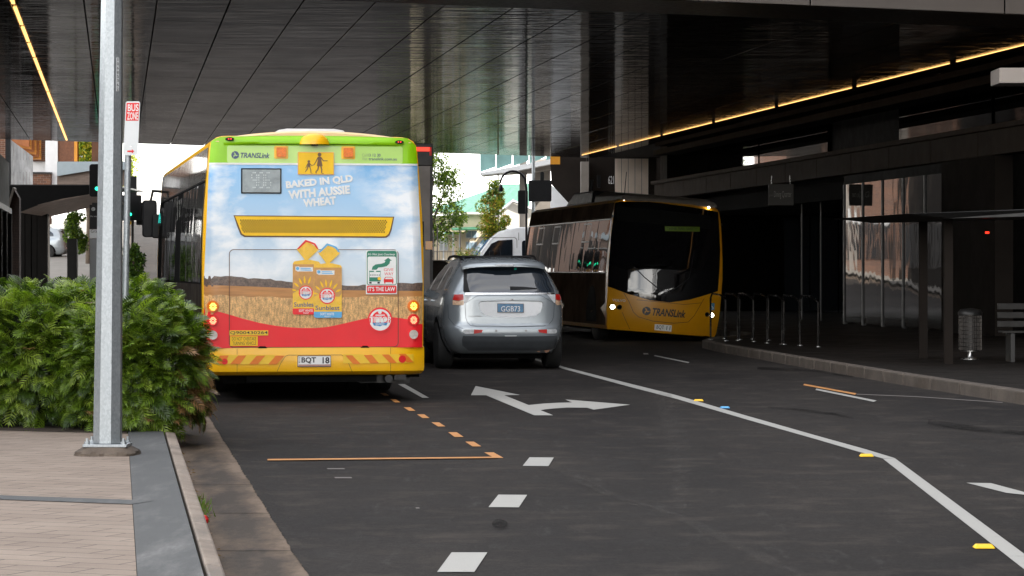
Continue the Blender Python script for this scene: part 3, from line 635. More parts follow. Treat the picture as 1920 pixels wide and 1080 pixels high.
# ---------------------------------------------------------------- the school route bus seen from behind
BX, BY = (589-960)/F*33.5, 33.5
bus = thing('bus', 'yellow city bus seen from behind with wheat field advert rear', 'bus', (BX, BY, 0), .161)
hwt = [(.3, 1.235), (1.4, 1.25), (2.0, 1.235), (2.6, 1.19), (2.9, 1.165), (3.1, 1.15)]
hwf = lambda z: interp(hwt, z)
def fr(t, z): return .055*max(0, (abs(t)-.90)/.10)**2
R1 = lambda px, py: ((px-589)/167.2, H+(PY0-py)/167.2)
m1 = lambda x, z, o: (x, fr(min(abs(x)/hwf(z), 1), z)-o, z)
def roofring():
    return [(.62, .0), (1.0, 0), (1.6, 0), (2.1, 0), (2.5, 0), (2.80, 0), (2.88, .005), (2.93, .03), (2.965, .075), (2.985, .14)]
b = MB(); shell(b, roofring(), hwf, fr, 11.9)
b.add([], []); body = b.build('body', 'yellow', bus, smooth=35)
# arched rear roof edge
b = MB(); rings = []
for y, s_, dz in ((-.001, .985, -.02), (.03, 1, .0), (.5, 1, .012), (3, 1, .012)):
    P = []
    for k in range(21):
        t = -1+2*k/20; P.append((t*1.12*s_, y, 2.925+.115*(1-t*t)**.8+dz if abs(t) < .999 else 2.915))
    P += [(1.05*s_, y, 2.905), (-1.05*s_, y, 2.905)]; rings.append(P)
b.loft(rings); b.build('roof_edge', 'cream', bus, smooth=40)
def dk1(name, m, shapes, lay, th=0.0, **k): return decal(name, m, shapes, R1, m1, .0015*lay+.003, bus, thick=th, **k)
edge = [(390,300),(386,400),(383.5,470),(381.5,540),(380.5,600),(380.5,652)]; redge = [(786,306),(791,400),(793.5,470),(795.5,540),(796.5,600),(796.8,650)]
def band(lo, hi):         # polygon between two px rows (functions of x)
    xs = [383+412*k/40 for k in range(41)]
    cl = lambda x, y: (min(max(x, 589-(hwf(R1(0, y)[1])-.012)*167.2), 589+(hwf(R1(0, y)[1])-.012)*167.2), y)
    return [cl(x, hi(x)) for x in xs]+[cl(x, lo(x)) for x in xs[::-1]]
jit = random.Random(3)
dk1('advert_sky', 'ad_sky', [band(lambda x: 536, lambda x: 308.5)], 1, maxlen=.12)
tj = [jit.uniform(-2, 2) for _ in range(60)]
def tree_top(x): return interp([(383, 517), (430, 519), (500, 523), (560, 530), (640, 535), (690, 535), (745, 531), (797, 530)], x)+(tj[int((x-380)/8) % 60]*.8 if 400 < x < 780 else 0)
fl_ = lambda x: interp([(383, 534), (470, 537), (560, 541), (640, 544), (720, 545), (797, 546)], x)
ft_ = lambda x: interp([(383, 552), (470, 556), (560, 558), (700, 556), (797, 556)], x)+(tj[int((x-380)/5) % 60]*.7 if 400 < x < 780 else 0)
rd_ = lambda x: interp([(380, 577), (400, 581), (429, 589), (455, 597), (486, 605), (512, 610), (536, 613), (565, 615), (593, 615), (615, 613), (637, 608.5), (663, 602.5), (687, 597), (712, 594), (738, 595), (766, 599), (797, 608)], x)
dk1('advert_treeline', 'ad_trees', [band(lambda x: 548, tree_top)], 2, maxlen=.15)
dk1('advert_field', 'ad_field', [band(lambda x: 562, fl_)], 3, maxlen=.15)
dk1('advert_wheat', 'ad_wheat', [band(lambda x: 618, ft_)], 4, maxlen=.15)
dk1('advert_red', 'ad_red', [band(lambda x: 652, rd_)], 5, maxlen=.15)
gt = lambda x: 259-4.5*(1-((x-589)/205)**2)
dk1('advert_green', 'ad_green', [band(lambda x: 306.5, lambda x: interp([(383, 275), (397, 264), (410, 258.5)], x) if x < 410 else (interp([(765, 260), (780, 268), (797, 282)], x) if x > 765 else gt(x)))], 2, maxlen=.12)
dk1('advert_light_green', 'ad_green_light', [rrect(426, 756, 274, 306, 4)], 4)
dk1('white_line', 'white', [band(lambda x: 309.5, lambda x: 306)], 6, maxlen=.15)
# raised brow above the light green panel
b = MB(); rings = []
for k in range(25):
    t = -1+2*k/24; x = t*1.02; z0 = H+(PY0-272)/167.2-.012*t*t; hh = .045*(1-t**6)
    rings.append([(x, -.004, z0), (x, -.004-hh, z0+.015), (x, -.006-hh*1.1, z0+.05), (x, -.004, z0+.095)])
b.loft(rings); b.build('rear_brow', 'ad_green', bus, smooth=60)
# camera dome
b = MB(); zc = H+(PY0-271)/167.2; rings = []
for k in range(7):
    a = pi/2*k/6; r_ = cos(a); h_ = .125*sin(a); rings.append([(.17*r_*cos(q), -.03-.12*r_*max(0, sin(q)), zc+h_) for q in [pi*j/16 for j in range(17)]]+[(-.17*r_, .03, zc+h_), (.17*r_, .03, zc+h_)])
b.loft(rings); b.build('camera_dome', 'yellow', bus, smooth=60)
b = MB(); b.box(-.035, .035, -.12, -.05, zc-.018, zc); b.build('camera', 'black', bus)
for cx in (527, 653):
    o = dk1('warning_light', 'yellow', [rrect(cx-13, cx+13, 274, 298, 2.5)], 8, .03); o2 = dk1('amber_lens', 'amber', [rrect(cx-9, cx+9, 277, 294.5, 2)], 24, .02); o2.parent = o
for cx, cy in ((430.5, 262), (749, 265.5)):
    o = dk1('high_lamp', 'black', [circ(cx, cy, 8, 20, 3.2)], 40, .06)
    for d in (-2.2, 2.2): q = dk1('lamp_led', 'red_lit', [circ(cx+d, cy, 1.3, 8)], 44, .01); q.parent = o
s8 = 4.8; o8 = (400, 230)
dk1('operator_logo', 'grey_ink', swirl(441, 291.5, 7.2), 7); dk1('operator_name', 'grey_ink', [text2('TRANSLink', 451, 505.5, 287, 297, shear=.25, bold=.025, up=-1)], 7)
dk1('phone_lettering', mat('ink_faint', (.30, .42, .20), .5), [text2('Call', 679, 688, 287.5, 293, up=-1), text2('Visit', 679, 689, 294.5, 300, up=-1)], 7)
dk1('web_lettering', 'grey_ink', [text2('13 12 30', 690, 714, 287.5, 293, bold=.009, up=-1), text2('translink.com.au', 691.5, 745, 294.5, 300, bold=.009, up=-1)], 7)
# school sign
sg = dk1('school_sign', 'orange_coach', [rrect(558, 626, 285, 327.5, 1.5)], 16, .02); q = dk1('sign_face', 'sign_yellow', [rrect(559.3, 624.7, 286.3, 326.2, 1)], 18); q.parent = sg
C = lambda P: [(x/4.8+400, y/4.8+230) for x, y in P]; st = lambda P, w_: stroke(C(P), [w/4.8 for w in w_])
wm = [C(circ(953, 288, 17, 16)), C([(938,306),(966,306),(971,340),(981,392),(928,392),(938,340)]), st([(940,312),(922,350),(902,382)], [9, 8, 6]), st([(966,314),(988,344),(1027,343)], [10, 9, 6]), st([(945,390),(938,424),(918,446)], [14, 12, 8]), st([(964,390),(974,424),(970,452)], [14, 11, 8]), st([(970,452),(990,459)], [8, 5]), st([(918,446),(930,456)], [8, 5])]
ch = [C(circ(857, 350, 12, 14)), C([(848,362),(866,362),(872,398),(842,398)]), st([(850,368),(838,388),(828,410)], [7, 6, 5]), st([(864,368),(884,388),(902,380)], [7, 6, 5]), st([(850,396),(842,420),(824,444)], [10, 9, 6]), st([(864,396),(874,424),(876,452)], [10, 8, 6]), st([(876,452),(890,459)], [6, 4])]
q = dk1('walking_figures', mat('figure_brown', (.17, .09, .05), .5), wm+ch, 20); q.parent = sg
# destination display
ds = dk1('destination_display', 'black', [rrect(452, 527.5, 316, 363.5, 1)], 10, .015)
q = dk1('display_glass', mat('display_grey', (.27, .31, .32), .25, var=.25, scale=5), [rrect(454.5, 525, 318.5, 361, 1)], 12); q.parent = ds
SEG = {'9': ['.###.', '#...#', '#...#', '.####', '....#', '....#', '.###.'], '0': ['.###.', '#...#', '#...#', '#...#', '#...#', '#...#', '.###.'], '6': ['.###.', '#....', '#....', '####.', '#...#', '#...#', '.###.']}
dots = []
for i, ch_ in enumerate('906'):
    for r_, row in enumerate(SEG[ch_]):
        for c_, v in enumerate(row):
            if v == '#': dots.append(rrect(472+i*13+c_*2.3-.8, 472+i*13+c_*2.3+.8, 324.5+r_*4.6-1.2, 324.5+r_*4.6+1.2, .3, 1))
q = dk1('display_dots', mat('dot_pale', (.55, .60, .60), .5), dots, 13); q.parent = ds
dk1('slogan', 'white', [text2('BAKED IN QLD', 535.5, 662, 333.4, 349.6, rot=R(6), bold=.05, up=-1), text2('WITH AUSSIE', 540, 656.5, 352.3, 368.7, rot=R(5.5), bold=.05, up=-1), text2('WHEAT', 568, 630, 370.6, 386, rot=R(5.5), bold=.05, up=-1)], 7)
# grille
go = dk1('grille', 'brown_ink', [[(438,404),(740,405.8),(735,430),(731,441),(725,445.5),(458,444.5),(451,440),(446,428)]], 6, .01)
q = dk1('grille_panel', 'sign_yellow', [[(440.5,406),(737.5,407.6),(732.8,429),(729,438.5),(723.5,443),(459.5,442),(453.5,438),(449,427)]], 8); q.parent = go
sl = []
for r_ in range(8):
    for k in range(62):
        x = 451.5+k*4.45+(2.2 if r_ % 2 else 0); y = 413.3+r_*3.1
        if x < 448+abs(r_)*1.0 or x > 727-r_*.7: continue
        sl.append([(x-1.0, y-1.35), (x+1.0, y-1.35), (x+1.0, y+1.35), (x-1.0, y+1.35)])
q = dk1('grille_slots', 'slot_brown', sl, 10); q.parent = go
# engine hatch seam
hp = rrect(429.5, 748, 467.5, 651.5, 9, 6); hi_ = rrect(430.7, 746.8, 468.7, 650.3, 8, 6)
dk1('engine_hatch_seam', 'brown_ink', [frame2(hp, hi_)], 12)
for x0, x1 in ((483, 501), (676, 693)): dk1('hatch_catch', 'matte_black', [[(x0,652.5),(x0+4,648.7),(x1-4,648.7),(x1,652.5)]], 14, .01)
# bread loaf stickers
s4 = 6.353
B4 = lambda P: [(x/s4+530, y/s4+440) for x, y in P]
def loaf(dx, dy, topc, bandc, txt, lay, x0=118, x1=450, cut=None):
    ox, oy = dx, dy; sh_ = lambda P: B4([(x+ox, y+oy) for x, y in P]); xr = cut or x1
    dk1('loaf_bag_top', 'bag_yellow', [sh_([(165,170),(275,62),(425,170),(420,185),(300,300),(262,300),(170,185)])], lay)
    dk1('loaf_bag_rim', topc, [sh_([(165,172),(270,62),(345,88),(385,105),(425,170),(405,170),(370,118),(280,88),(190,172)])], lay+.7)
    dk1('loaf_bag', 'bag_yellow', [sh_([(x0,345),(135,318),(250,300),(330,300),(430,322),(x1 if not cut else 445,345),(xr,420),(xr,930),(xr-12,945),(x0+14,945),(x0,930)])], lay+.4)
    dk1('loaf_bread', 'bread', [sh_([(x0+2,352),(xr-2,352),(xr-2,660),(xr-30,700),(230,690),(180,660),(x0+2,700)])], lay+.9)
    P = [sh_([(x0+30,380),(x0+75,376),(x0+80,386),(xr-14 if cut else xr-88,386),(xr-14 if cut else xr-88,438),(x0+80,438),(x0+60,440),(x0+32,425)])]
    dk1('loaf_badge', 'white', P, lay+1.4)
    dk1('loaf_badge_text', 'light_blue', [sh_(circ(x0+57, 403, 20, 12)), sh_([(x0+92,396),(x0+215,398),(x0+215,408),(x0+92,406)]), sh_([(x0+92,415),(x0+225,418),(x0+225,428),(x0+92,425)])], lay+1.8)
    ray = []
    for a, r0, r1 in ((-168, 115, 165), (-140, 112, 180), (-115, 112, 190), (-95, 112, 195), (-73, 112, 195), (-50, 112, 190), (-25, 115, 180)):
        c, s_ = cos(R(a)), sin(R(a)); cx, cy = 272, 690
        if cut and cx+r1*c > cut-8: continue
        ray.append(sh_(stroke([(cx+r0*c, cy+r0*s_), (cx+(r0+r1)/2*c, cy+(r0+r1)/2*s_), (cx+r1*c, cy+r1*s_)], [12, 24, 8])))
    dk1('loaf_rays', 'sign_yellow', ray, lay+1.4)
    badge(sh_, 272, 690, 84 if cut else 96, lay+2)
    dk1('loaf_band', bandc, [sh_([(x0-2,878),(xr,878),(xr,940),(xr-14,950),(x0+14,950),(x0-2,935)])], lay+1.6)
    bx = B4([(ox+(132), oy+805), (ox+(365 if cut else 420), oy+858)]); dk1('loaf_name', 'navy', [text2(txt, bx[0][0], bx[1][0], bx[0][1], bx[1][1], bold=.009, up=-1)], lay+2)
    bx = B4([(ox+190, oy+890), (ox+355, oy+920), (ox+240, oy+924), (ox+310, oy+942)]); dk1('loaf_text', 'white', [text2('SOFT WHITE', bx[0][0], bx[1][0], bx[0][1], bx[1][1], bold=.013, up=-1), text2('TOAST' if cut else 'SANDWICH', bx[2][0], bx[3][0], bx[2][1], bx[3][1], bold=.013, up=-1)], lay+2.2)
def badge(f, cx, cy, r, lay, name='TIPTOP'):
    dk1('brand_badge', 'ad_red', [f(circ(cx, cy, r, 36))], lay); dk1('badge_ring', 'white', [f(circ(cx, cy, r*.86, 36))], lay+.5)
    dk1('badge_top', 'ad_red', [f(circ(cx, cy-r*.02, r*.68, 20, a0=190, a1=350))], lay+1); dk1('badge_bottom', 'blue', [f([(cx-.62*r, cy+.22*r), (cx+.62*r, cy+.22*r), (cx+.5*r, cy+.46*r), (cx+.2*r, cy+.42*r), (cx, cy+.52*r), (cx-.25*r, cy+.46*r), (cx-.5*r, cy+.46*r)])], lay+1)
    dk1('badge_crest', 'white', [f(circ(cx-.02*r, cy-.62*r, r*.15, 12)), f([(cx-.35*r, cy-.42*r), (cx+.35*r, cy-.42*r), (cx+.4*r, cy-.33*r), (cx-.4*r, cy-.33*r)])], lay+1.5)
    q = f([(cx-.86*r, cy-.26*r), (cx+.86*r, cy+.18*r), (cx-.98*r, cy-.30*r), (cx+.98*r, cy+.24*r)])
    dk1('badge_text_shadow', 'ad_red', [text2(name, q[2][0], q[3][0], q[2][1], q[3][1], bold=.03, up=-1)], lay+2); dk1('badge_text', 'white', [text2(name, q[0][0], q[1][0], q[0][1], q[1][1], bold=.016, up=-1)], lay+2.5)
    q = f([(cx-.36*r, cy+.27*r), (cx+.36*r, cy+.40*r)]); dk1('badge_small_text', 'white', [text2('BAKERY', q[0][0], q[1][0], q[0][1], q[1][1], bold=.009, up=-1)], lay+1.8)
loaf(0, 0, 'red', 'ad_red', 'Sunbles', 13, cut=372)
loaf(255, 40, 'light_blue', 'light_blue', 'Sunblest', 19, 115, 447)
badge(lambda P: P, 713, 600, 23.5, 13)
# give way sticker
G5 = lambda P: [(x/5.271+660, y/5.271+455) for x, y in P]
g5 = lambda n, m, sh_, l: dk1(n, m, sh_, l)
g5('notice_back', 'white', [G5([(138,75),(452,75),(448,510),(138,510)])], 13)
g5('notice_green', 'sign_green', [G5(rrect(147, 445, 80, 420, 22))], 14); g5('notice_inner', 'white', [G5(rrect(155, 438, 137, 414, 16))], 15)
g5('notice_red', 'red', [G5(rrect(147, 443, 424, 500, 14))], 14)
q = G5([(158,102),(430,130),(158,436),(428,480),(316,253),(412,281),(321,293),(412,324)])
g5('notice_text', 'white', [text2("It's Not Just Courtesy", q[0][0], q[1][0], q[0][1], q[1][1], shear=.2, bold=.009, up=-1), text2("IT'S THE LAW", q[2][0], q[3][0], q[2][1], q[3][1], bold=.019, up=-1)], 16)
g5('notice_red_text', 'red', [text2('GIVE', q[4][0], q[5][0], q[4][1], q[5][1], up=-1), text2('WAY', q[6][0], q[7][0], q[6][1], q[7][1], up=-1)], 16)
g5('notice_arrow', 'sign_green', [G5([(194,268),(205,235),(235,215),(290,208),(322,198),(333,180),(318,178),(360,148),(396,178),(378,178),(374,205),(345,232),(300,242),(262,246),(242,268)])], 16)
g5('notice_bus', 'sign_green', [G5([(170,278),(284,278),(284,384),(170,384)])], 16); g5('notice_bus_window', 'white', [G5([(174,290),(280,290),(280,342),(174,342)]), G5([(216,275),(240,275),(238,288),(218,288)])], 17)
g5('notice_bus_detail', 'ink', [G5(circ(186+21*k, 320, 6, 8)) for k in range(5)]+[G5(rrect(170, 194, 388, 405, 3)), G5(rrect(252, 276, 388, 405, 3))], 18); g5('notice_bus_blinker', 'sign_yellow', [G5(circ(270, 355, 17, 14))], 18)
g5('notice_car', 'red', [G5([(316,362),(330,340),(342,338),(390,338),(400,342),(413,362),(413,392),(316,392)]), G5(rrect(320, 332, 392, 405, 2)), G5(rrect(398, 410, 392, 405, 2))], 16); g5('notice_car_window', 'white', [G5([(326,360),(336,344),(395,344),(404,360)])], 17)
# lamps
def lamp(cx, cy, r, ring, lens, leds):
    o = dk1('tail_lamp', ring, [circ(cx, cy, r, 28)], 14, .02); q = dk1('lens', lens, [circ(cx, cy, r*.80, 24)], 22, .01); q.parent = o
    if leds:
        D = [circ(cx+.15*r*i, cy+.17*r*j, r*.078, 8) for i in range(-3, 4) for j in range(-3, 4) if abs(i)+abs(j) < 5 and (i+j) % 2 == 0 and abs(i)+abs(j) > 0]
        q = dk1('leds', leds, D, 26); q.parent = o
    return o
for x_ in (399.5, 776.5):
    for cy, rg, ln, ld in ((574.5, 'stripe_orange', 'amber', 'amber_lit'), (600.5, 'red', 'red', 'red_led'), (627.5, 'ad_red', 'lens_pale', None)):
        lamp(x_, cy, 11.5 if ld else 10.5, rg, ln, ld)
dk1('fleet_number_plate', 'stripe_yellow', [rrect(430.5, 502.5, 619, 628.5, .5)], 14); dk1('warning_plate', 'sign_yellow', [rrect(431.5, 483, 630, 648, .5)], 14)
dk1('fleet_number', 'ink', [text2('Q900430264', 431.5, 501.5, 620.5, 627, bold=.009, up=-1)], 15); dk1('warning_text', 'brown_ink', [text2('DO NOT OVERTAKE', 435, 480, 631.5, 638, up=-1), text2('TURNING VEHICLE', 436, 480, 639.8, 646, up=-1)], 15)
# bumper
b = MB(); rings = []
for z, o_, w_ in ((.30, .06, 1.20), (.315, .02, 1.235), (.345, -.028, 1.252), (.40, -.036, 1.256), (.56, -.03, 1.256), (.61, -.02, 1.256), (.622, .0, 1.25)):
    P = [(t*w_, .10*abs(t)**8*1.2+o_, z) for t in [-cos(pi*k/28) for k in range(29)]]+[(w_, .5, z), (-w_, .5, z)]; rings.append(P)
b.loft(rings); bmp = b.build('bumper', 'yellow', bus, smooth=40)
mb_ = lambda x, z, o: (x, .12*abs(x/1.256)**8-.0365-o, z)
def dkb(name, m, sh_, lay, th=0.0, **k): o = decal(name, m, sh_, R1, mb_, .0015*lay, bmp, thick=th, **k); return o
dkb('reflector_band', 'stripe_yellow', [rrect(402, 514, 664.5, 682, .5)], 5, maxlen=.1); dkb('reflector_band', 'stripe_yellow', [rrect(643, 777, 664.5, 681.5, .5)], 5, maxlen=.1)
C2 = lambda P: [(x/4.8+400, y/4.8+600) for x, y in P]
dkb('reflector_stripe', 'stripe_orange', [C2(P) for P in ([(25,390),(60,315),(138,315),(100,390)], [(150,392),(222,315),(296,315),(238,392)], [(318,395),(388,318),(465,318),(398,395)], [(490,397),(560,318),(640,318),(565,397)], [(1185,318),(1248,318),(1325,397),(1255,397)], [(1350,315),(1425,315),(1490,392),(1415,392)], [(1515,312),(1580,312),(1655,390),(1590,390)], [(1670,308),(1735,308),(1812,386),(1745,386)])], 7, maxlen=.1)
dkb('plate_recess_seam', 'brown_ink', [stroke(C2([(570,462),(605,385),(645,325),(672,314),(1150,314),(1180,335),(1220,400),(1248,470)]), .7), stroke(C2([(213,255),(213,475)]), .6), stroke(C2([(1597,250),(1597,472)]), .6)], 3)
npb = dkb('number_plate', 'white', [rrect(557, 620, 666.5, 687.8, 1.5)], 5, .01)
def sub(o, p): o.parent = p; return o
sub(dkb('plate_text', 'ink', [text2('BQT', 564.5, 592, 669.5, 681.5, bold=.03, up=-1), text2('18', 604, 617, 669.5, 681.5, bold=.03, up=-1), text2('QLD', 559, 562.5, 669, 682, up=-1), frame2(rrect(557, 620, 666.5, 687.8, 1.5), rrect(558, 619, 667.5, 686.8, 1.2))], 6), npb)
sub(dkb('plate_strip', mat('plate_strip', (.45, .25, .20), .5), [rrect(558.5, 618.5, 683, 686.5, .3)], 7), npb)
for cx, cy, r_ in ((421.5, 677, 5.6), (755, 674, 7)): dkb('round_reflector', 'red', [circ(cx, cy, r_, 20)], 8, .012)
# underbody
b = MB(); b.box(-1.12, 1.12, .35, 11.2, .28, .62); b.box(-.75, .72, .12, 2.2, .22, .34); b.build('chassis', 'matte_black', bus)
b = MB(); b.box(.55, 1.12, .3, .9, .2, .31); b.box(.92, 1.05, .1, .35, .24, .30); b.tube([(.85, .05, .255), (.85, .8, .255)], .045, 10); b.build('exhaust', 'dark_metal', bus)
b = MB(); b.box(1.0, 1.22, .25, .5, .265, .31); b.build('rear_bracket', 'matte_black', bus); b = MB(); b.box(-1.0, -.6, .3, .9, .2, .3); b.build('rear_bracket', 'matte_black', bus)
for x_, s_ in ((1.10, 1), (.80, 1), (-1.10, -1), (-.80, -1)): wheel('wheel', bus, x_, 3.1, .48, .26, s_)
for x_, s_ in ((1.08, 1), (-1.08, -1)): wheel('wheel', bus, x_, 9.3, .48, .28, s_)
# sides: coving, window band, lower panels, doors
for s_ in (-1, 1):
    ms = lambda y, z, o, s_=s_: (s_*(hwf(z)+o), y, z)
    D = lambda n, m, sh_, lay, th=0.0, **k: decal(n, m, sh_, idc, ms, .004*lay, bus, thick=th, **k)
    D('side_coving', mat('coving', (.12, .10, .08), .13, .5, var=.3, scale=.8, coat=.6) if s_ < 0 else 'bronze', [[(.22, 2.50), (11.6, 2.50), (11.6, 2.86), (.22, 2.86)]], 1, maxlen=1.0)
    D('side_panel', 'bronze', [[(.22, .42), (11.5, .42), (11.5, 1.32), (.22, 1.32)]], 1, maxlen=1.0)
    D('window_band', 'matte_black', [[(.22, 1.32), (11.5, 1.32), (11.5, 2.49), (.22, 2.49)]], 1, maxlen=1.0)
    for y0, y1 in ((.3, 1.9), (1.96, 3.4), (3.46, 4.85), (6.25, 7.7), (7.76, 9.2), (9.26, 10.25)):
        D('side_window', 'bus_glass', [rrect(y0, y1, 1.34, 2.46, .05)], 2, .004, maxlen=.6)
    if s_ < 0:
        for y0 in (4.95, 10.35):
            d_ = D('door', 'matte_black', [rrect(y0, y0+1.2, .36, 2.48, .04)], 2, .01)
            for k in (0, 1): q = D('door_glass', 'bus_glass', [rrect(y0+.06+.58*k, y0+.56+.58*k, .5, 2.40, .05)], 4, .004); q.parent = d_
    else: D('side_window', 'bus_glass', [rrect(4.92, 6.19, 1.34, 2.46, .05)], 2, .004)
    D('cantrail_seam', 'black', [[(.2, 2.475), (11.5, 2.475), (11.5, 2.495), (.2, 2.495)]], 3)
# front dome, side display, mirror
b = MB(); rings = []
for k in range(8):
    a = pi/2*k/7; rings.append([(1.22*(1-.10*(1-cos(a))), 11.75+.38*sin(a), .4), (1.2*(1-.10*(1-cos(a))), 11.75+.36*sin(a), 1.6), (1.12*(1-.10*(1-cos(a))), 11.72+.14*sin(a), 2.5), (1.0, 11.6-.1*sin(a), 2.86), (-1.0, 11.6-.1*sin(a), 2.86), (-1.12*(1-.10*(1-cos(a))), 11.72+.14*sin(a), 2.5), (-1.2*(1-.10*(1-cos(a))), 11.75+.36*sin(a), 1.6), (-1.22*(1-.10*(1-cos(a))), 11.75+.38*sin(a), .4)])
b.loft(rings); b.build('front_end', 'bus_glass', bus, smooth=50)
decal('side_display', 'teal_lit', [text2('606', 11.25, 11.68, 2.18, 2.34, up=1)], idc, lambda y, z, o: (-(hwf(z)+o), y, z), .016, bus)
b = MB(); b.prism([(x, 11.95, z) for x, z in rrect(-1.46, -1.24, 1.98, 2.54, .05)], (0, .14, 0)); b.build('mirror', 'black', bus, bevel=.02)
b = MB(); b.tube([(-1.1, 11.9, 2.66), (-1.30, 12.02, 2.68), (-1.35, 12.02, 2.45)], .025); b.build('mirror_arm', 'black', bus, smooth=50)
b = MB(); b.prism([(x, 11.6, z) for x, z in rrect(-1.33, -1.19, 1.96, 2.32, .04)], (0, .1, 0)); b.build('door_mirror', 'black', bus, bevel=.015)
# roof pod
b = MB(); b.loft([[(-.42, .55, 2.98), (.46, .55, 2.98), (.46, 3.6, 2.98), (-.42, 3.6, 2.98)], [(-.36, .6, 3.075), (.40, .6, 3.075), (.40, 3.5, 3.075), (-.36, 3.5, 3.075)], [(-.24, .75, 3.10), (.30, .75, 3.10), (.30, 3.3, 3.10), (-.24, 3.3, 3.10)]]); b.build('roof_unit', 'aircon', bus, bevel=.02)
# ---------------------------------------------------------------- the oncoming bus
RO = R(4.3); OX, OY = 3.27, 62.0
ob = thing('bus', 'oncoming yellow and bronze city bus with headlights on in the dark underpass', 'bus', (OX, OY, 0), .150)
RM = Matrix.Translation((0, 0, 1.5)) @ Matrix.Rotation(RO, 4, 'Y') @ Matrix.Translation((0, 0, -1.5))    # the kneeling bus leans to the kerb
PS = F/OY
cxp, cyp = 960+F*(OX+.07)/OY, PY0+(H-1.5)*PS
def R2c(px, py):
    dx, dy = px-cxp, py-cyp; c, s_ = cos(-RO), sin(-RO)
    return ((dx*c-dy*s_)/PS, 1.5-(dx*s_+dy*c)/PS)
hw2t = [(.1, 1.15), (.5, 1.2), (1.4, 1.22), (2.0, 1.20), (2.6, 1.15), (3.0, 1.10)]
hw2 = lambda z: interp(hw2t, z)
def lean(z): return interp([(.1, .06), (.35, .0), (1.0, .0), (1.5, .05), (2.6, .30), (2.95, .42)], z)
def fr2(t, z): return .34*abs(t)**2.6+lean(z)
m2b = lambda x, z, o: RM @ Vector((max(-hw2(z)+.004, min(hw2(z)-.004, x)), fr2(max(-1, min(1, x/hw2(z))), z)-o, z))
idc = lambda a, c: (a, c)
def d2(n, m, sh_, lay, th=0.0, par=None, ml=.12): o = decal(n, m, sh_, R2c, m2b, .003*lay, par or ob, thick=th, maxlen=ml); return o
b = MB(); b.T = RM; shell(b, [(.17, .02), (.24, 0), (.6, 0), (1.0, 0), (1.4, 0), (1.8, 0), (2.2, 0), (2.6, 0), (2.78, .01), (2.86, .04), (2.90, .10)], hw2, fr2, 12.0)
b.build('body', 'yellow_shaded', ob, smooth=35)
# dark windscreen area and driver side glass wrap
ws = [(1163,380),(1180,377),(1230,378),(1300,386),(1345,392),(1368,396),(1368,470),(1360,546),(1335,553),(1300,562),(1262,567),(1225,563),(1185,551),(1150,537),(1141,528),(1146,470),(1155,410)]
d2('windscreen', 'bus_glass', [ws], 2)
d2('route_display', 'matte_black', [[(1172,386),(1350,403),(1349,430),(1170,413)]], 3)
d2('windscreen_banner', mat('banner_green', (.10, .17, .01), .4), [[(1257,424),(1326,425),(1326,434),(1257,433)]], 4); 
d2('banner_text', 'ink', [text2('THINK RAIL SAFETY', 1261, 1320, 426, 431, up=-1)], 5)
d2('wiper', 'black', [stroke([(1250,549),(1215,520),(1196,500)], 1.6), stroke([(1262,549),(1300,521),(1312,470)], 1.6)], 6)
d2('wiper', 'steel', [stroke([(1240,552),(1254,545),(1270,540)], [3, 3.6, 1.6])], 9)
d2('maker_emblem', 'chrome', [frame2(circ(1254, 546, 4.2, 20), circ(1254, 546, 3.0, 20))], 10)
d2('maker_name', 'lens_silver', [text2('VOLVO', 1157, 1180, 561, 565.5, bold=.015, rot=-RO*.6, up=-1)], 3)
ol = d2('operator_logo', 'ink', swirl(1218, 583, 8), 3); d2('operator_name', 'ink', [text2('TRANSLink', 1229, 1293, 579.5, 594, shear=.25, bold=.03, rot=-RO, up=-1)], 3, ml=.2)
d2('panel_seam', 'brown_ink', [stroke([(1177,549),(1186,565),(1194,585),(1203,594),(1230,602),(1270,606),(1298,604),(1310,592),(1330,560)], 1.1), stroke([(1174,585),(1180,600),(1188,617)], .9), stroke([(1200,562),(1290,571),(1325,568)], .9)], 2)
pl = d2('number_plate', 'white', [[(1233.5,607.5),(1266,610),(1265.5,622),(1233,619)]], 4, .01); q = d2('plate_text', 'ink', [text2('BQT', 1237, 1251, 610, 618, rot=-RO, up=-1), text2('11', 1256, 1263, 611.5, 619, rot=-RO, up=-1)], 5); q.parent = pl
d2('access_symbol', 'blue', [[(1342,568),(1352.5,569),(1352,582),(1341.5,581)]], 4); d2('access_figure', 'white', [stroke([(1346,571),(1346.3,576),(1349.5,576.5),(1351,580)], 1.0), frame2(circ(1346.5, 577.5, 3, 12), circ(1346.5, 577.5, 2.1, 12))], 5)
for cx, cy, r_, lit in ((1157,575.5,4.8,1), (1169,576,3.8,0), (1347,591.5,5,1), (1336.5,590,3.6,0)):
    o = d2('headlight', 'chrome', [circ(cx, cy, r_*1.25, 20)], 3, .02, ml=None); q = d2('headlight_lens', 'white_lit' if lit else 'glass', [circ(cx, cy, r_*(.78 if lit else .7), 16)], 6, ml=None); q.parent = o
for cx, cy in ((1185.5, 373), (1348, 388)): d2('marker_lamp', 'white_lit', [circ(cx, cy, 2.0, 12)], 4, .02, ml=None)
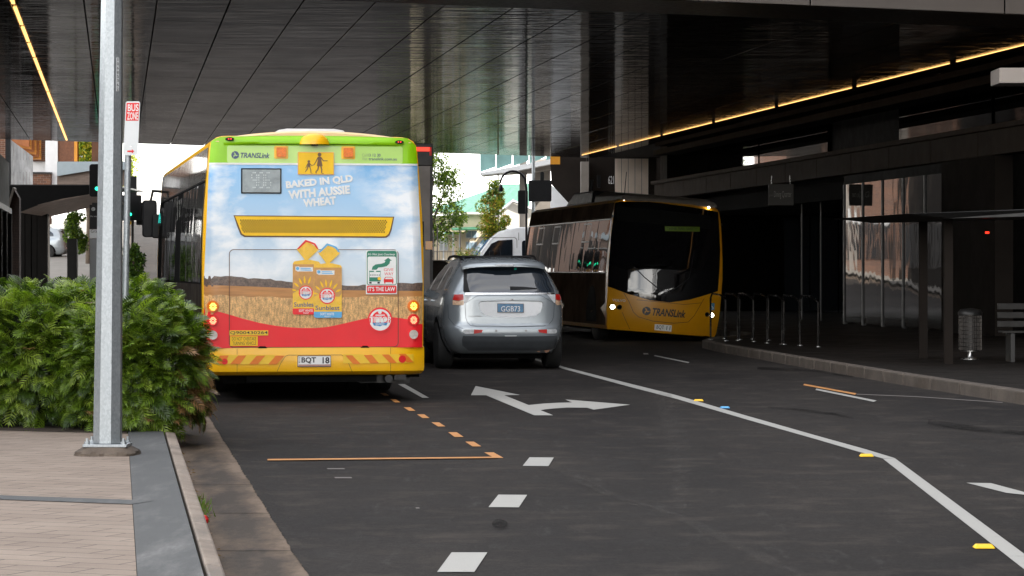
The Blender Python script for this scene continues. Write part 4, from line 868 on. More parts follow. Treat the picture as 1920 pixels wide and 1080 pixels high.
# sides
for s_ in (-1, 1):
    ms = lambda y, z, o, s_=s_: RM @ Vector((s_*(hw2(z)+o), y, z))
    D = lambda n, m, sh_, lay, th=0.0, **k: decal(n, m, sh_, idc, ms, .004*lay, ob, thick=th, **k)
    D('side_coving', 'bronze_dull', [[(.75, 2.48), (11.9, 2.48), (11.9, 2.82), (.75, 2.82)]], 1, maxlen=1.0)
    D('side_panel', 'bronze_dull', [[(.52, .25), (11.9, .25), (11.9, 1.34), (.62, 1.34)]], 1, maxlen=1.0)
    D('window_band', 'matte_black', [[(.66, 1.34), (11.9, 1.34), (11.9, 2.48), (.72, 2.48)]], 1, maxlen=1.0)
    for y0, y1 in ((.70, 2.1), (2.16, 3.6), (3.66, 5.1), (5.16, 6.6), (6.66, 8.1), (8.16, 9.6), (9.66, 11.6)): D('side_window', 'facade_glass', [[(y0, 1.36), (y1, 1.36), (y1, 2.46), (y0, 2.46)]], 2, .004, maxlen=.6)
    for y0 in (3.0, 7.0, 9.3): D('window_frame', 'dark_metal', [frame2([(y0, 2.0), (y0+.9, 2.0), (y0+.9, 2.42), (y0, 2.42)], [(y0+.03, 2.03), (y0+.87, 2.03), (y0+.87, 2.39), (y0+.03, 2.39)])], 4)
    D('side_seam', 'grey_body', [[(.6, 1.335), (11.9, 1.335), (11.9, 1.355), (.6, 1.355)], [(.7, 2.46), (11.9, 2.46), (11.9, 2.485), (.7, 2.485)]], 5)
    D('wheel_arch', 'matte_black', [[(2.1+.62*-1, .30), (2.1+.62, .30)]+[(2.1+.62*cos(R(a)), .45+.62*sin(R(a))) for a in range(0, 181, 12)], [(8.3, .30), (9.7, .30)]+[(9.0+.68*cos(R(a)), .45+.64*sin(R(a))) for a in range(0, 181, 12)]], 3)
    D('mirror_bracket', 'black', [[(.5, 2.5), (.7, 2.5), (.7, 2.56), (.5, 2.56)]], 3, .01)
D('marker_strip', 'white_metal', [[(.9, 2.79), (1.3, 2.79), (1.3, 2.815), (.9, 2.815)]], 3) if False else None
# roof pods
b = MB(); b.T = RM; b.loft([[(-1.0, .55, 2.88), (1.05, .55, 2.88), (1.05, 3.9, 2.88), (-1.0, 3.9, 2.88)], [(-.98, .60, 2.98), (1.0, .60, 2.98), (1.0, 3.9, 3.05), (-.98, 3.9, 3.05)], [(-.80, .80, 3.05), (.75, .80, 3.05), (.75, 3.8, 3.16), (-.80, 3.8, 3.16)]]); b.build('roof_unit', mat('roof_grey', (.12, .105, .09), .6, var=.15), ob, bevel=.03)
b = MB(); b.T = RM; b.loft([[(-1.04, 4.0, 2.88), (.5, 4.0, 2.88), (.5, 7.5, 2.88), (-1.04, 7.5, 2.88)], [(-1.0, 4.1, 3.18), (.5, 4.1, 3.18), (.5, 6.6, 3.18), (-1.0, 6.6, 3.18)]]); b.build('roof_box', 'black', ob, bevel=.04)
b = MB(); b.T = RM; b.tube([(-.86, 1.1, 2.95), (-.86, 1.05, 3.5)], .008, 6); b.build('antenna', 'black', ob)
b = MB(); b.T = RM; b.tube([(-.9, 5.0, 3.1), (-.9, 5.0, 3.45)], .05, 10); b.build('roof_stub', 'black', ob)
b = MB(); b.T = RM; b.box(-.8, .8, .9, 11, .12, .4); b.build('chassis', 'matte_black', ob)
for x_, s_ in ((1.06, 1), (-1.08, -1)):
    wheel('wheel', ob, x_, 2.1, .47, .26, s_); wheel('wheel', ob, x_, 9.0, .47, .3, s_)
b = MB(); b.T = RM; b.lathe([(.0, 0), (.21, .0), (.22, .02), (.21, .03)], (-.55, 1.6, 1.35), 20); b.build('steering_wheel', 'black', ob)
# ---------------------------------------------------------------- truck ahead of the rear-view bus
tk = thing('box_truck', 'tall grey box truck half hidden behind the wheat field bus', 'truck', (-2.55, 53, 0), .15)
b = MB(); b.box(-1.2, 1.14, 0, 7.5, 1.0, 3.72); b.build('box', 'grey_body', tk, bevel=.03)
b = MB(); b.box(-1.2, 1.15, -.03, 0, 3.34, 3.74); b.build('header', 'dark_metal', tk, bevel=.02)
b = MB(); b.box(.83, 1.10, -.05, -.028, 3.60, 3.67); b.build('high_lamp', 'red_lit', tk); b = MB(); b.box(1.09, 1.13, -.05, -.028, 3.52, 3.67); b.build('corner_lamp', 'red', tk)
b = MB(); b.box(1.02, 1.14, -.03, 0, 1.85, 2.0); b.build('side_lamp', 'orange_coach', tk)
b = MB()
for x in (-1.19, -.03, 1.1): b.box(x, x+.05, -.025, 0, 1.02, 3.33)
b.build('door_post', 'dark_metal', tk)
b = MB(); b.box(.86, .99, -.03, -.005, 1.9, 2.35); b.build('door_latch', 'black', tk); b = MB(); b.box(-.45, .45, .2, 9, .7, 1.0); b.box(-1.1, 1.1, -.05, .1, .55, .75); b.build('chassis', 'black', tk)
b = MB(); b.loft([[(-1.05, 7.7, .5), (1.05, 7.7, .5), (1.05, 9.6, .5), (-1.05, 9.6, .5)], [(-1.05, 7.7, 1.6), (1.05, 7.7, 1.6), (1.05, 9.7, 1.6), (-1.05, 9.7, 1.6)], [(-1, 7.7, 2.6), (1, 7.7, 2.6), (1, 9.1, 2.6), (-1, 9.1, 2.6)]]); b.build('cab', 'white_car', tk, bevel=.05)
for x_, s_ in ((.95, 1), (-.95, -1)): wheel('wheel', tk, x_, 1.6, .45, .3, s_); wheel('wheel', tk, x_, 8.6, .45, .25, s_)
# ---------------------------------------------------------------- silver car
def make_suv(label, loc_, rz, paint_='silver', full=True, group=None):
    c = thing('parked_car' if not full else 'car', label, 'car', loc_, rz, group)
    hwt = [(.24, .76), (.32, .82), (.45, .875), (.60, .900), (.78, .905), (.95, .895), (1.10, .870), (1.18, .845), (1.30, .785), (1.45, .705), (1.56, .635), (1.63, .58), (1.67, .52), (1.695, .40)]
    yr = [(.24, .20), (.32, .10), (.42, .03), (.50, .0), (.62, .0), (.68, .03), (.80, .04), (.95, .045), (1.08, .05), (1.16, .07), (1.30, .13), (1.45, .215), (1.56, .29), (1.63, .50), (1.67, .85), (1.695, 1.25)]
    yf = [(.24, 4.50), (.4, 4.62), (.6, 4.66), (.8, 4.60), (.95, 4.40), (1.04, 3.75), (1.10, 3.45), (1.2, 3.25), (1.45, 2.75), (1.56, 2.50), (1.63, 2.25), (1.67, 2.0), (1.695, 1.75)]
    n_ = lambda z: interp([(.2, 9.0), (1.0, 10.0), (1.2, 8.0), (1.56, 6.0), (1.7, 3.6)], z)
    hw_ = lambda z: interp(hwt, z)
    def ry(x, z):
        w_, a, b_ = hw_(z), interp(yr, z), interp(yf, z); hl = (b_-a)/2; q = min(abs(x)/w_, .9995); n = n_(z)
        return a+hl-hl*(1-q**n)**(1/n)
    def sx(y, z):
        w_, a, b_ = hw_(z), interp(yr, z), interp(yf, z); hl = (b_-a)/2; q = min(abs(y-a-hl)/hl, .999); n = n_(z); return w_*(1-q**n)**(1/n)
    zs = sorted(set([.24, .28, .32, .38, .42, .46, .50, .56, .62, .65, .68, .74, .80, .88, .95, 1.0, 1.04, 1.08, 1.12, 1.16, 1.2, 1.25, 1.30, 1.38, 1.45, 1.5, 1.56, 1.6, 1.63, 1.65, 1.67, 1.685, 1.695]))
    b = MB(); rings = []
    for z in zs:
        w_, a, b_ = hw_(z), interp(yr, z), interp(yf, z); hl = (b_-a)/2; n = n_(z); P = []
        for k in range(160):
            t = 2*pi*(k+.5)/160; ct, st_ = cos(t), sin(t); P.append((w_*abs(ct)**(2/n)*(1 if ct > 0 else -1), a+hl+hl*abs(st_)**(2/n)*(1 if st_ > 0 else -1), z))
        rings.append(P)
    b.loft(rings); body = b.build('body', paint_, c, smooth=50)
    me = lambda x, z, o: (max(-hw_(z)*.999, min(hw_(z)*.999, x)), ry(x, z)-o, z)
    RC = (lambda px, py: ((px-943.5)/126.1, H+(PY0-py)/126.1))
    def D(n, m, sh_, lay, th=0.0, par=None, conv=RC, ml=.05): o = decal(n, m, sh_, conv, me, .002*lay, par or c, thick=th, maxlen=ml); return o
    C7 = lambda P: [(x/3.856+780, y/3.856+440) for x, y in P]
    gl = D('rear_window', 'car_glass', [C7([(352,255),(362,232),(400,222),(520,212),(640,210),(760,212),(880,224),(908,232),(925,255),(955,325),(985,410),(980,416),(660,420),(345,416),(335,408),(342,330)])], 3, .004, ml=.07)
    q = D('window_shade_band', 'black', [C7([(345,416),(338,408),(350,255),(372,230),(400,226),(374,260),(366,320),(378,400),(385,412)])], 5); q.parent = gl
    D('number_plate_recess', 'concealed', [C7([(447,486),(470,482),(670,478),(870,482),(893,488),(893,520),(880,560),(850,582),(780,594),(670,597),(560,594),(490,582),(458,558),(450,520)])], 1, .0) if full else None
    # spoiler
    b = MB(); rings = []
    for y, z0, z1, w_ in ((.12, 1.535, 1.560, .60), (.14, 1.525, 1.59, .61), (.42, 1.55, 1.655, .60), (.95, 1.62, 1.680, .56)):
        P = []
        for k in range(13): t = -1+k/6; P.append((t*w_, y+.10*t*t, z1-.045*t**4))
        for k in range(13): t = 1-k/6; P.append((t*w_, y+.10*t*t, z0-.04*t**4))
        rings.append(P)
    b.loft(rings); sp = b.build('spoiler', paint_, c, smooth=50)
    b = MB(); b.box(-.125, .125, .105, .14, 1.545, 1.565); q = b.build('brake_lamp', 'lens_silver', sp)
    b = MB(); b.box(-.5, .5, .85, 2.2, 1.672, 1.702); b.build('roof_panel', 'black' if full else paint_, c, bevel=.02)
    for s_ in (-1, 1):
        b = MB(); b.tube([(s_*.54, .72, 1.63), (s_*.555, 1.0, 1.685), (s_*.56, 1.6, 1.70), (s_*.555, 2.3, 1.685), (s_*.55, 2.5, 1.65)], .018, 8); b.build('roof_rail', 'black' if full else 'steel', c, smooth=50)
    b = MB(); b.tube([(.05, .95, 1.69), (.045, 1.02, 1.83)], .005, 6); b.build('antenna', 'black', c)
    wp = D('wiper', 'black', [C7(stroke([(668,386),(760,385),(858,388)], [24, 18, 5]))], 10, .012)
    if full:
        D('tailgate_seam', 'ink', [C7(stroke([(350,418),(348,520),(352,600),(362,632),(385,655),(430,663),(670,666),(900,660),(940,648),(965,620),(975,590),(980,500),(985,418)], 3.0)), C7(stroke([(440,437),(880,437)], 2.5)), C7(stroke([(440,437),(350,493)], 2.5)), C7(stroke([(880,437),(982,498)], 2.5))], 2)
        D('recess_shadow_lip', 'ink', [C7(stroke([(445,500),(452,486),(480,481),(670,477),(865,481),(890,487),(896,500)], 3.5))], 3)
        D('chrome_strip', 'chrome', [C7([(350,420),(985,420),(985,432),(350,432)])], 4)
        D('tailgate_step', 'silver', [C7([(385,622),(955,622),(935,655),(670,661),(400,652)])], 4, .01)
        D('bumper_seam', 'ink', [C7(stroke([(190,510),(232,505),(235,600),(270,650),(335,680)], 2.5)), C7(stroke([(1062,510),(1055,600),(1030,650),(995,682)], 2.5))], 2)
        np_ = D('number_plate', 'blue_plate', [C7([(575,498),(760,500),(760,562),(575,560)])], 6, .008, ml=None); q = D('plate_text', 'white', [text2('GGB73', *[v for v in (C7([(600,0)])[0][0], C7([(735,0)])[0][0], C7([(0,516)])[0][1], C7([(0,556)])[0][1])], bold=.010, up=-1)], 8, ml=None); q.parent = np_
        q = D('plate_frame', 'grey_body', [frame2(C7([(573,496),(762,498),(762,564),(573,562)]), C7([(577,500),(758,502),(758,560),(577,558)]))], 7, ml=None); q.parent = np_
        D('emblem', 'chrome', [C7([(672,470),(678,458),(684,470),(678,474)]), C7([(662,474),(674,474),(668,464)]), C7([(682,474),(694,474),(688,464)])], 4, .006, ml=None)
        D('model_lettering', 'grey_body', [text2('OUTLANDER', *(C7([(370,0)])[0][0], C7([(465,0)])[0][0], C7([(0,584)])[0][1], C7([(0,594)])[0][1]), up=-1)], 3)
        D('parking_sensor', 'grey_body', [C7(circ(x, 694, 7, 12)) for x in (565, 775)], 2, ml=None)
        D('bumper_slot', 'white_metal', [C7([(622,728),(710,728),(705,733),(628,733)])], 7, ml=None)
        D('window_sticker', 'green_sticker', [C7([(706,238),(724,238),(724,253),(706,255)])], 5, ml=None)
    for s_ in (-1, 1):
        mir = lambda P: [(x if s_ < 0 else 1330-x, y) for x, y in P]      # crop mirror about the car's centre
        t = D('tail_light', 'red_lens', [C7(mir([(262,470),(275,432),(335,430),(338,470),(300,476)]))], 5, .01); 
        q = D('reverse_lens', 'amber_pale', [C7(mir([(262,474),(300,479),(338,473),(340,500),(330,510),(262,506)]))], 5, .01); q.parent = t
        q = D('tail_light_wing', 'lens_silver', [C7(mir([(342,432),(400,432),(352,492),(342,494)]))], 3); q.parent = t
        l_ = D('bumper_lamp', 'lens_silver', [C7(mir([(332,690),(345,683),(405,684),(405,714),(345,715),(333,706)]))], 4, .01); q = D('fog_lens', 'red_lens', [C7(mir([(407,684),(470,687),(462,706),(407,714)]))], 4, .01); q.parent = l_
        mside = lambda y, z, o: (s_*(sx(y, z)+o), y, z)
        for pl_ in ([(.62,1.20),(1.35,1.18),(1.35,1.52),(1.05,1.54),(.80,1.46),(.66,1.34)], [(1.42,1.18),(2.35,1.16),(2.35,1.54),(1.42,1.55)], [(2.42,1.16),(3.18,1.15),(3.05,1.22),(2.72,1.45),(2.55,1.52),(2.42,1.54)]):
            decal('side_window', 'car_glass', [pl_], idc, mside, .004, c, maxlen=.12, thick=.003)
        decal('door_seam', 'ink', [stroke([(1.38,1.15),(1.36,.9),(1.45,.55),(1.6,.40)], .012), stroke([(2.38,1.14),(2.38,.36)], .012), stroke([(3.3,1.1),(3.35,.40)], .012), stroke([(1.6,.38),(3.35,.38)], .012)], idc, mside, .003, c, maxlen=.15)
        decal('sill_cladding', 'black', [[(1.25,.25),(3.4,.25),(3.4,.36),(1.25,.36)]], idc, mside, .008, c, maxlen=.15, thick=.01)
        for y0 in (1.62, 2.62): decal('door_handle', paint_, [rrect(y0, y0+.2, 1.0, 1.035, .01)], idc, mside, .03, c, thick=.03)
        b = MB(); b.T = None; b.loft([[(s_*(.86+.02*k), 2.95-.02*k, 1.08), (s_*(.86+.02*k), 3.10-.02*k, 1.08), (s_*(.86+.02*k), 3.10-.02*k, 1.24), (s_*(.86+.02*k), 2.95-.02*k, 1.24)] for k in (0, 3, 9, 11)]); b.build('mirror', paint_, c, bevel=.02)
        for y_ in (.93, 3.60):
            arch = [(y_+.42*cos(R(a)), .36+.42*sin(R(a))) for a in range(-20, 201, 10)]; decal('wheel_arch', 'matte_black', [arch], idc, mside, .004, c, maxlen=.12)
            wheel('wheel', c, s_*.80, y_, .355, .24, s_, 'alloy', 10)
    dl = D('lower_bumper', 'dark_bumper', [C7([(330,728),(410,730),(670,735),(930,732),(1000,730),(1008,790),(1000,825),(960,838),(380,838),(330,800),(322,760)])], 6, .02)
    b = MB(); b.tube([(.62, .16, .30), (.62, .5, .30)], .045, 12); b.tube([(.50, .16, .30), (.50, .5, .30)], .04, 12); b.build('exhaust', mat('exhaust', (.16, .09, .06), .4, .8), c, smooth=50)
    b = MB(); b.box(-.6, .6, .4, 4.2, .16, .4); b.build('underbody', 'matte_black', c)
    return c
car = make_suv('silver hatchback wagon with blue number plate stopped between the two buses', (-.095, 44.3, 0), .135)
car.scale = (1.03, 1, 1)
suv2 = make_suv('silver wagon parked beyond the left building, only its tail showing', (-23.5, 158, gz(158)+.0), pi/2, full=False)
# ---------------------------------------------------------------- white van and a dark car beyond
p = W(905, 0, 88); vn = thing('van', 'white van facing left behind the silver car', 'van', (.80, 118.5, gz(118.5)), R(97))
vn.scale = (1.24, 1.24, 1.24)
b = MB(); prof = [(-.05, .45), (0, 1.05), (.25, 1.18), (.75, 1.32), (1.35, 2.10), (1.65, 2.34), (2.2, 2.47), (5.2, 2.50), (5.5, 2.40), (5.6, 1.6), (5.6, .45)]
PV = lambda s_: [(-s_, 5.6-y-2.8, z) for y, z in prof]
rings = []
for x_, k in ((-.99, 0), (-.96, .02), (-.90, 0), (.90, 0), (.96, .02), (.99, 0)):
    ins = .05 if abs(x_) > .97 else (.015 if abs(x_) > .93 else 0)
    rings.append([(x_*(1-.10*max(0, (z-1.2)/1.3)), min(max(2.8-y, -2.8+ins), 2.85-ins), z-ins*(1 if z > 1 else -1)) for y, z in prof])
b.loft(rings); b.build('body', 'white_car', vn, smooth=40)
for s_ in (-1, 1):
    mv = lambda y, z, o, s_=s_: (s_*(.985*(1-.10*max(0, (z-1.2)/1.3))+o), y, z)
    decal('side_window', 'car_glass', [[(1.85,1.36),(1.42,1.95),(1.2,2.05),(.75,2.08),(.75,1.36)]], idc, mv, .012, vn, thick=.004)
    decal('side_window', 'car_glass', [rrect(-.55, .45, 1.36, 2.05, .08)], idc, mv, .012, vn, thick=.004)
    decal('door_seam', 'grey_body', [frame2(rrect(.6, 1.95, .5, 2.15, .1), rrect(.615, 1.935, .515, 2.135, .1)), stroke([(.55, .5), (.55, 2.3)], .015)], idc, mv, .008, vn)
    b = MB(); b.box(s_*1.02-.08, s_*1.02+.08, 1.35, 1.5, 1.4, 1.72); b.build('mirror', 'black', vn, bevel=.02)
    for y_ in (1.75, -1.75): wheel('wheel', vn, s_*.88, y_, .34, .22, s_)
b = MB(); b.prism([(-.82, 2.06, 1.345), (.82, 2.06, 1.345), (.74, 1.49, 2.07), (-.74, 1.49, 2.07)], (0, .03, .02)); b.build('windscreen', mat('van_screen', (.14, .26, .42), .08, 0, var=.2), vn)
cr2 = make_suv('dark car just visible over the road between bus and silver car', (-3.15+1.0, 66, 0), pi+.13, 'grey_body', full=False)
# ================================================================== street furniture, plants and the far side
# galvanised pole
p = Vector((-2.905, 21.45, .15)); pole = thing('street_pole', 'thick galvanised octagonal pole with number label in front of the hedge', 'pole', p)
b = MB(); off = R(20); zt = 8.5
def oc(r, z, n=8): return [(r*cos(off+2*pi*k/n)+.010*z, r*sin(off+2*pi*k/n), z) for k in range(n)]
b.loft([oc(.106, .085), oc(.036, zt)]); b.build('shaft', 'galv', pole)
b = MB(); b.prism([(x, y, .062) for x, y in rrect(-.16, .16, -.15, .15, .01)], (0, 0, .02)); b.build('base_plate', 'galv', pole, bevel=.003)
rnd = random.Random(5); b = MB(); rings = []
for z, s_ in ((-.01, 1.02), (.018, 1.0), (.03, .95), (.060, .74), (.064, .6)):
    P = []
    for k in range(48):
        t = 2*pi*k/48; q = (abs(cos(t))**4+abs(sin(t))**4)**(-.25); j = 1+rnd.uniform(-.05, .04); P.append((.225*s_*q*j*cos(t), .215*s_*q*j*sin(t), z))
    rings.append(P)
b.loft(rings); b.build('grout_pad', 'grout', pole, smooth=20)
for x in (-.13, .13):
    for y in (-.12, .12):
        b = MB(); b.lathe([(.022, .08), (.022, .10), (.010, .10), (.010, .125)], (x, y, 0), 6); b.build('bolt', 'galv', pole)
# number label on the facet that faces the road
fa = [oc(.106, .085)[k] for k in range(8)]; 
def facet(k, z):
    r_ = .106+(.036-.106)*(z-.085)/(zt-.085); P = oc(r_, z); return Vector(P[k]), Vector(P[(k+1) % 8])
k_ = 6
def onf(u, z, o):
    a, c = facet(k_, z); m = a+(c-a)*u; nrm = (c-a).cross(Vector((0, 0, 1))).normalized(); return m+nrm*o
z0, z1 = H+(PY0-172)/261-.15, H+(PY0-109)/261-.15
decal('number_label', 'white_metal', [[(.28, z0), (.68, z0), (.68, z1), (.28, z1)]], idc, onf, .003, pole)
dg = []; hh = (z1-z0)/8
for i, ch_ in enumerate('10685362'): dg.append(text2(ch_, .36 if ch_ != '1' else .44, .60 if ch_ != '1' else .52, z1-hh*(i+.85), z1-hh*(i+.15)))
decal('label_number', 'ink', dg, idc, onf, .005, pole)
# bus zone sign on its own post
sp = W(236, 508, 25.6); sg2 = thing('bus_zone_sign', 'narrow white and red BUS ZONE sign on thin post behind the thick pole', 'sign', (sp.x, 25.6, .15))
b = MB(); tp = H+(508-192)/219-.15; b.tube([(-.026, 0, 0), (.028, 0, tp)], .028, 14); b.build('post', 'galv', sg2, smooth=50)
q0 = W(234, 290, 25.5)-Vector((sp.x, 25.6, .15)); sk = .028
cz = lambda px, py: ((px-236)*25.6/F, H+(PY0-py)*25.6/F-.15)
shz = lambda x, z, o: (x, -.045-o, z)
P = rrect(235, 262, 190.5, 291.5, 4); P = [(x-(y-291)*.045-2.5, y) for x, y in P]
pn = decal('panel', 'white_metal', [P], cz, shz, 0, sg2, thick=.004)
rs = [(238.6, 193.5), (262.3, 193.5), (260.8, 226.8), (237, 226.8)]
q = decal('red_field', 'red', [rs], cz, shz, .002, sg2); q.parent = pn
q = decal('lettering', 'white', [text2('BUS', 241, 261, 196, 209, bold=.015, up=-1), text2('ZONE', 239.8, 260.2, 211, 225, bold=.015, up=-1)], cz, shz, .004, sg2); q.parent = pn
q = decal('arrow', 'red', [[(240,282.5),(248.5,282.5),(248.5,280),(253,284),(248.5,288),(248.5,285.5),(240,285.5)]], cz, shz, .002, sg2); q.parent = pn
q = decal('bolt', 'steel', [circ(247, 275, 1.6, 8)], cz, shz, .004, sg2); q.parent = pn
# ------------------------------------------------------------------ leaves
def leaf_mesh(name, items, mats):
    """items: list of (template verts Nx3, faces, matrix 3x3, origin, material) merged into one foliage mesh"""
    V = []; Fc = []; mi = []; base = 0
    for tv, tf, A, o, m in items:
        V.append(tv @ A.T+o); Fc += [tuple(i+base for i in f) for f in tf]; mi += [m]*len(tf); base += len(tv)
    me = bpy.data.meshes.new(name); me.from_pydata(np.concatenate(V).tolist(), [], Fc)
    for m in mats: me.materials.append(M[m])
    me.polygons.foreach_set('material_index', mi); me.update(); return me
def frond(L=.30, n=9, W_=.085, droop=.35, seed=0):
    r = random.Random(seed); V = []; Fs = []
    def pt(t, lat, up=0):      # along midrib, lateral, with droop and a V fold
        x = L*t; return (x*(1-.12*t*t), lat, -droop*L*t*t*.9+abs(lat)*.35+up)
    m = 8
    for i in range(m):
        t0, t1 = i/m, (i+1)/m; w0, w1 = .007*(1-t0*.6), .007*(1-t1*.6); b0 = len(V)
        V += [pt(t0, -w0), pt(t0, w0), pt(t1, w1), pt(t1, -w1)]; Fs.append((b0, b0+1, b0+2, b0+3))
    for i in range(n):
        t = .16+.80*i/(n-1); l = W_*(.55+.45*sin(pi*(.12+.75*t)))*(1.0 if i < n-1 else .7)*r.uniform(.85, 1.12); w = .0085*(1-.2*t)
        for s_ in (-1, 1):
            f = .55+.65*t; dx, dy = f, s_*1.0; q = math.hypot(dx, dy); dx, dy = dx/q, dy/q; bx = t
            a = pt(bx-w/L*.9, s_*.003); c = pt(bx+w/L*.9, s_*.003)
            def lp(d, e, up): return pt(bx+(dx*d-dy*s_*e*.5)/L, s_*.003+dy*d+e*.8, up)
            b0 = len(V); V += [a, lp(l*.5, 0, .0), lp(l, 0, -.018), c]
            m0 = pt(bx+(dx*l*.55)/L+w/L*1.1, s_*.003+dy*l*.50); m1 = pt(bx+(dx*l*.55)/L-w/L*1.1, s_*.003+dy*l*.60); tip = pt(bx+dx*l/L, s_*.003+dy*l, -.02)
            V[b0:] = [a, m1, tip, m0, c]; Fs.append((b0, b0+1, b0+3, b0+4)); Fs.append((b0+1, b0+2, b0+3))
    # terminal lobe
    b0 = len(V); V += [pt(.93, -.008), pt(1.04, -.012), pt(1.18, 0), pt(1.04, .012), pt(.93, .008)]; Fs.append((b0, b0+1, b0+2, b0+3, b0+4))
    return np.array(V), Fs
FR = [frond(.26, 8, .095, .30, 1), frond(.28, 9, .10, .55, 2), frond(.23, 7, .085, .15, 3)]
def basis(d, up, roll=0):
    x = np.array(d, float); x /= np.linalg.norm(x); y = np.cross(up, x); y /= (np.linalg.norm(y)+1e-9); z = np.cross(x, y)
    c, s_ = cos(roll), sin(roll); return np.stack([x, y*c+z*s_, -y*s_+z*c], 1)
def fern_shrub(label, x, y, rx, ry, h, n, seed, dead=0.0):
    r = random.Random(seed); t = thing('fern_shrub', label, 'shrub', (x, y, .15), 0, 'lobed leaf shrubs in the kerb bed'); items = []
    for i in range(n):
        az = r.uniform(-pi, pi); v = r.uniform(.02, 1)
        if r.random() < .55: az = r.uniform(-pi+.2, -.0) if r.random() < .8 else r.uniform(-.3, .5)
        el = math.asin(v); N = np.array([cos(el)*cos(az), cos(el)*sin(az), sin(el)])
        dep = 1-abs(r.gauss(0, .10))-(.25 if r.random() < .18 else 0)
        bul = .92+.16*v; ce = cos(el)**.55
        P = np.array([rx*ce*cos(az)*dep*bul, ry*ce*sin(az)*dep*bul, .06+(h-.12)*(sin(el)**.85)*dep])
        d = N*.75+np.array([r.gauss(0, .28), r.gauss(0, .28), r.gauss(.30 if v > .45 else .0, .33)])
        if v < .5: d[2] -= .22
        k = r.choice((0, 0, 1, 2)); sc_ = r.uniform(.60, .98); A = basis(d, np.array([r.gauss(0, .25), r.gauss(0, .25), 1.0])+N*.9, r.gauss(0, .35))*sc_
        m = r.choices((0, 1, 2), (5, 3.4 if v > .4 else 1.2, 2))[0]  # lighter fronds favoured near the top, colour standing in for highlights
        dd = dead*max(0, N[0]*.9-N[1]*.25-.55-.25*v)*2.6
        if r.random() < dd+.012: m = 3
        P = P-(A[:, 0]*.10); items.append((*FR[k], A, P, m))
    me = leaf_mesh('foliage', items, ['frond', 'frond_light', 'frond_dark', 'frond_dead']); o = bpy.data.objects.new('foliage', me); COL.objects.link(o); o.parent = t
    b = MB()
    for i in range(14):
        a = r.uniform(-pi, pi); q = r.uniform(.3, .75); b.tube([(0.03*cos(a), .03*sin(a), -.02), (rx*q*.5*cos(a), ry*q*.5*sin(a), h*.45), (rx*q*cos(a), ry*q*sin(a), h*.78)], [.012, .009, .005], 5)
    b.build('stems', 'bark', t)
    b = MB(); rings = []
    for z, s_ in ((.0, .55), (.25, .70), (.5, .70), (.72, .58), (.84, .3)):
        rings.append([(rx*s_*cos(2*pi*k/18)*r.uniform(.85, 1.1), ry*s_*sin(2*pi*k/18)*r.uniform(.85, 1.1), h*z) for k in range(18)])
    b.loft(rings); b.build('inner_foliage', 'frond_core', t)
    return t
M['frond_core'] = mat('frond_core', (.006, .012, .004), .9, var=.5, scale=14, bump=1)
for a in (('lobed leaf shrub with browned edge overhanging the kerb beside the thick pole', -3.16, 25.15, .60, .72, 1.12, 1900, 11, .55),
          ('broad lobed leaf shrub directly left of the thick pole', -4.05, 25.75, .80, .72, 1.22, 1900, 12, 0),
          ('lobed leaf shrub at the left edge of the picture, front row', -5.1, 26.2, .80, .75, 1.06, 1200, 13, 0),
          ('lobed leaf shrub in the second row behind the browned one', -3.50, 26.5, .72, .8, 1.28, 1400, 14, .35),
          ('lobed leaf shrub in the second row behind the pole', -4.5, 27.2, .8, .8, 1.30, 1300, 15, 0),
          ('lobed leaf shrub beside the rear corner of the wheat field bus', -4.05, 28.4, .75, .9, 1.22, 600, 16, .5),
          ('lobed leaf shrub farthest back along the kerb bed', -4.35, 30.4, .7, .9, 1.16, 350, 17, 0)):
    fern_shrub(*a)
# fallen leaves and weeds in the gutter
b = MB(); rr = random.Random(9)
for i in range(150):
    Y = rr.choice((rr.uniform(15, 24), rr.gauss(18.6, .5))); u_ = .485+abs(rr.gauss(0, .03)); p = U(u_, Y, .008+rr.random()*.01); a = rr.uniform(0, 6.28); l = rr.uniform(.008, .022)
    b.sheet([p+Vector((l*cos(a), l*sin(a), 0)), p+Vector((l*.4*cos(a+1.6), l*.4*sin(a+1.6), .006)), p-Vector((l*cos(a), l*sin(a), 0)), p-Vector((l*.4*cos(a+1.6), l*.4*sin(a+1.6), -.004))])
o = b.build('gutter_litter', 'frond_dead', None); tag(o, 'brown leaf litter lying in the gutter against the kerb', 'litter', kind='stuff')
b = MB()
for i in range(160):
    Y = rr.gauss(18.5, .35); u_ = .487+abs(rr.gauss(0, .03)); p = U(u_, Y, .004); a = rr.uniform(0, 6.28); h_ = rr.uniform(.02, .06); w_ = .004
    b.sheet([p+Vector((w_, 0, 0)), p+Vector((.5*h_*cos(a), .5*h_*sin(a), h_)), p-Vector((w_, 0, 0))])
o = b.build('weeds', 'frond', None); tag(o, 'small weeds growing between kerb and gutter', 'weeds', kind='stuff')
p = U(.50, 17.2, .03); b = MB(); b.lathe([(.004, -.02), (.02, -.01), (.024, .01), (.012, .03), (.001, .035)], p, 7); o = b.build('red_flower', 'red', None); tag(o, 'small red petal caught in the gutter weeds', 'flower')
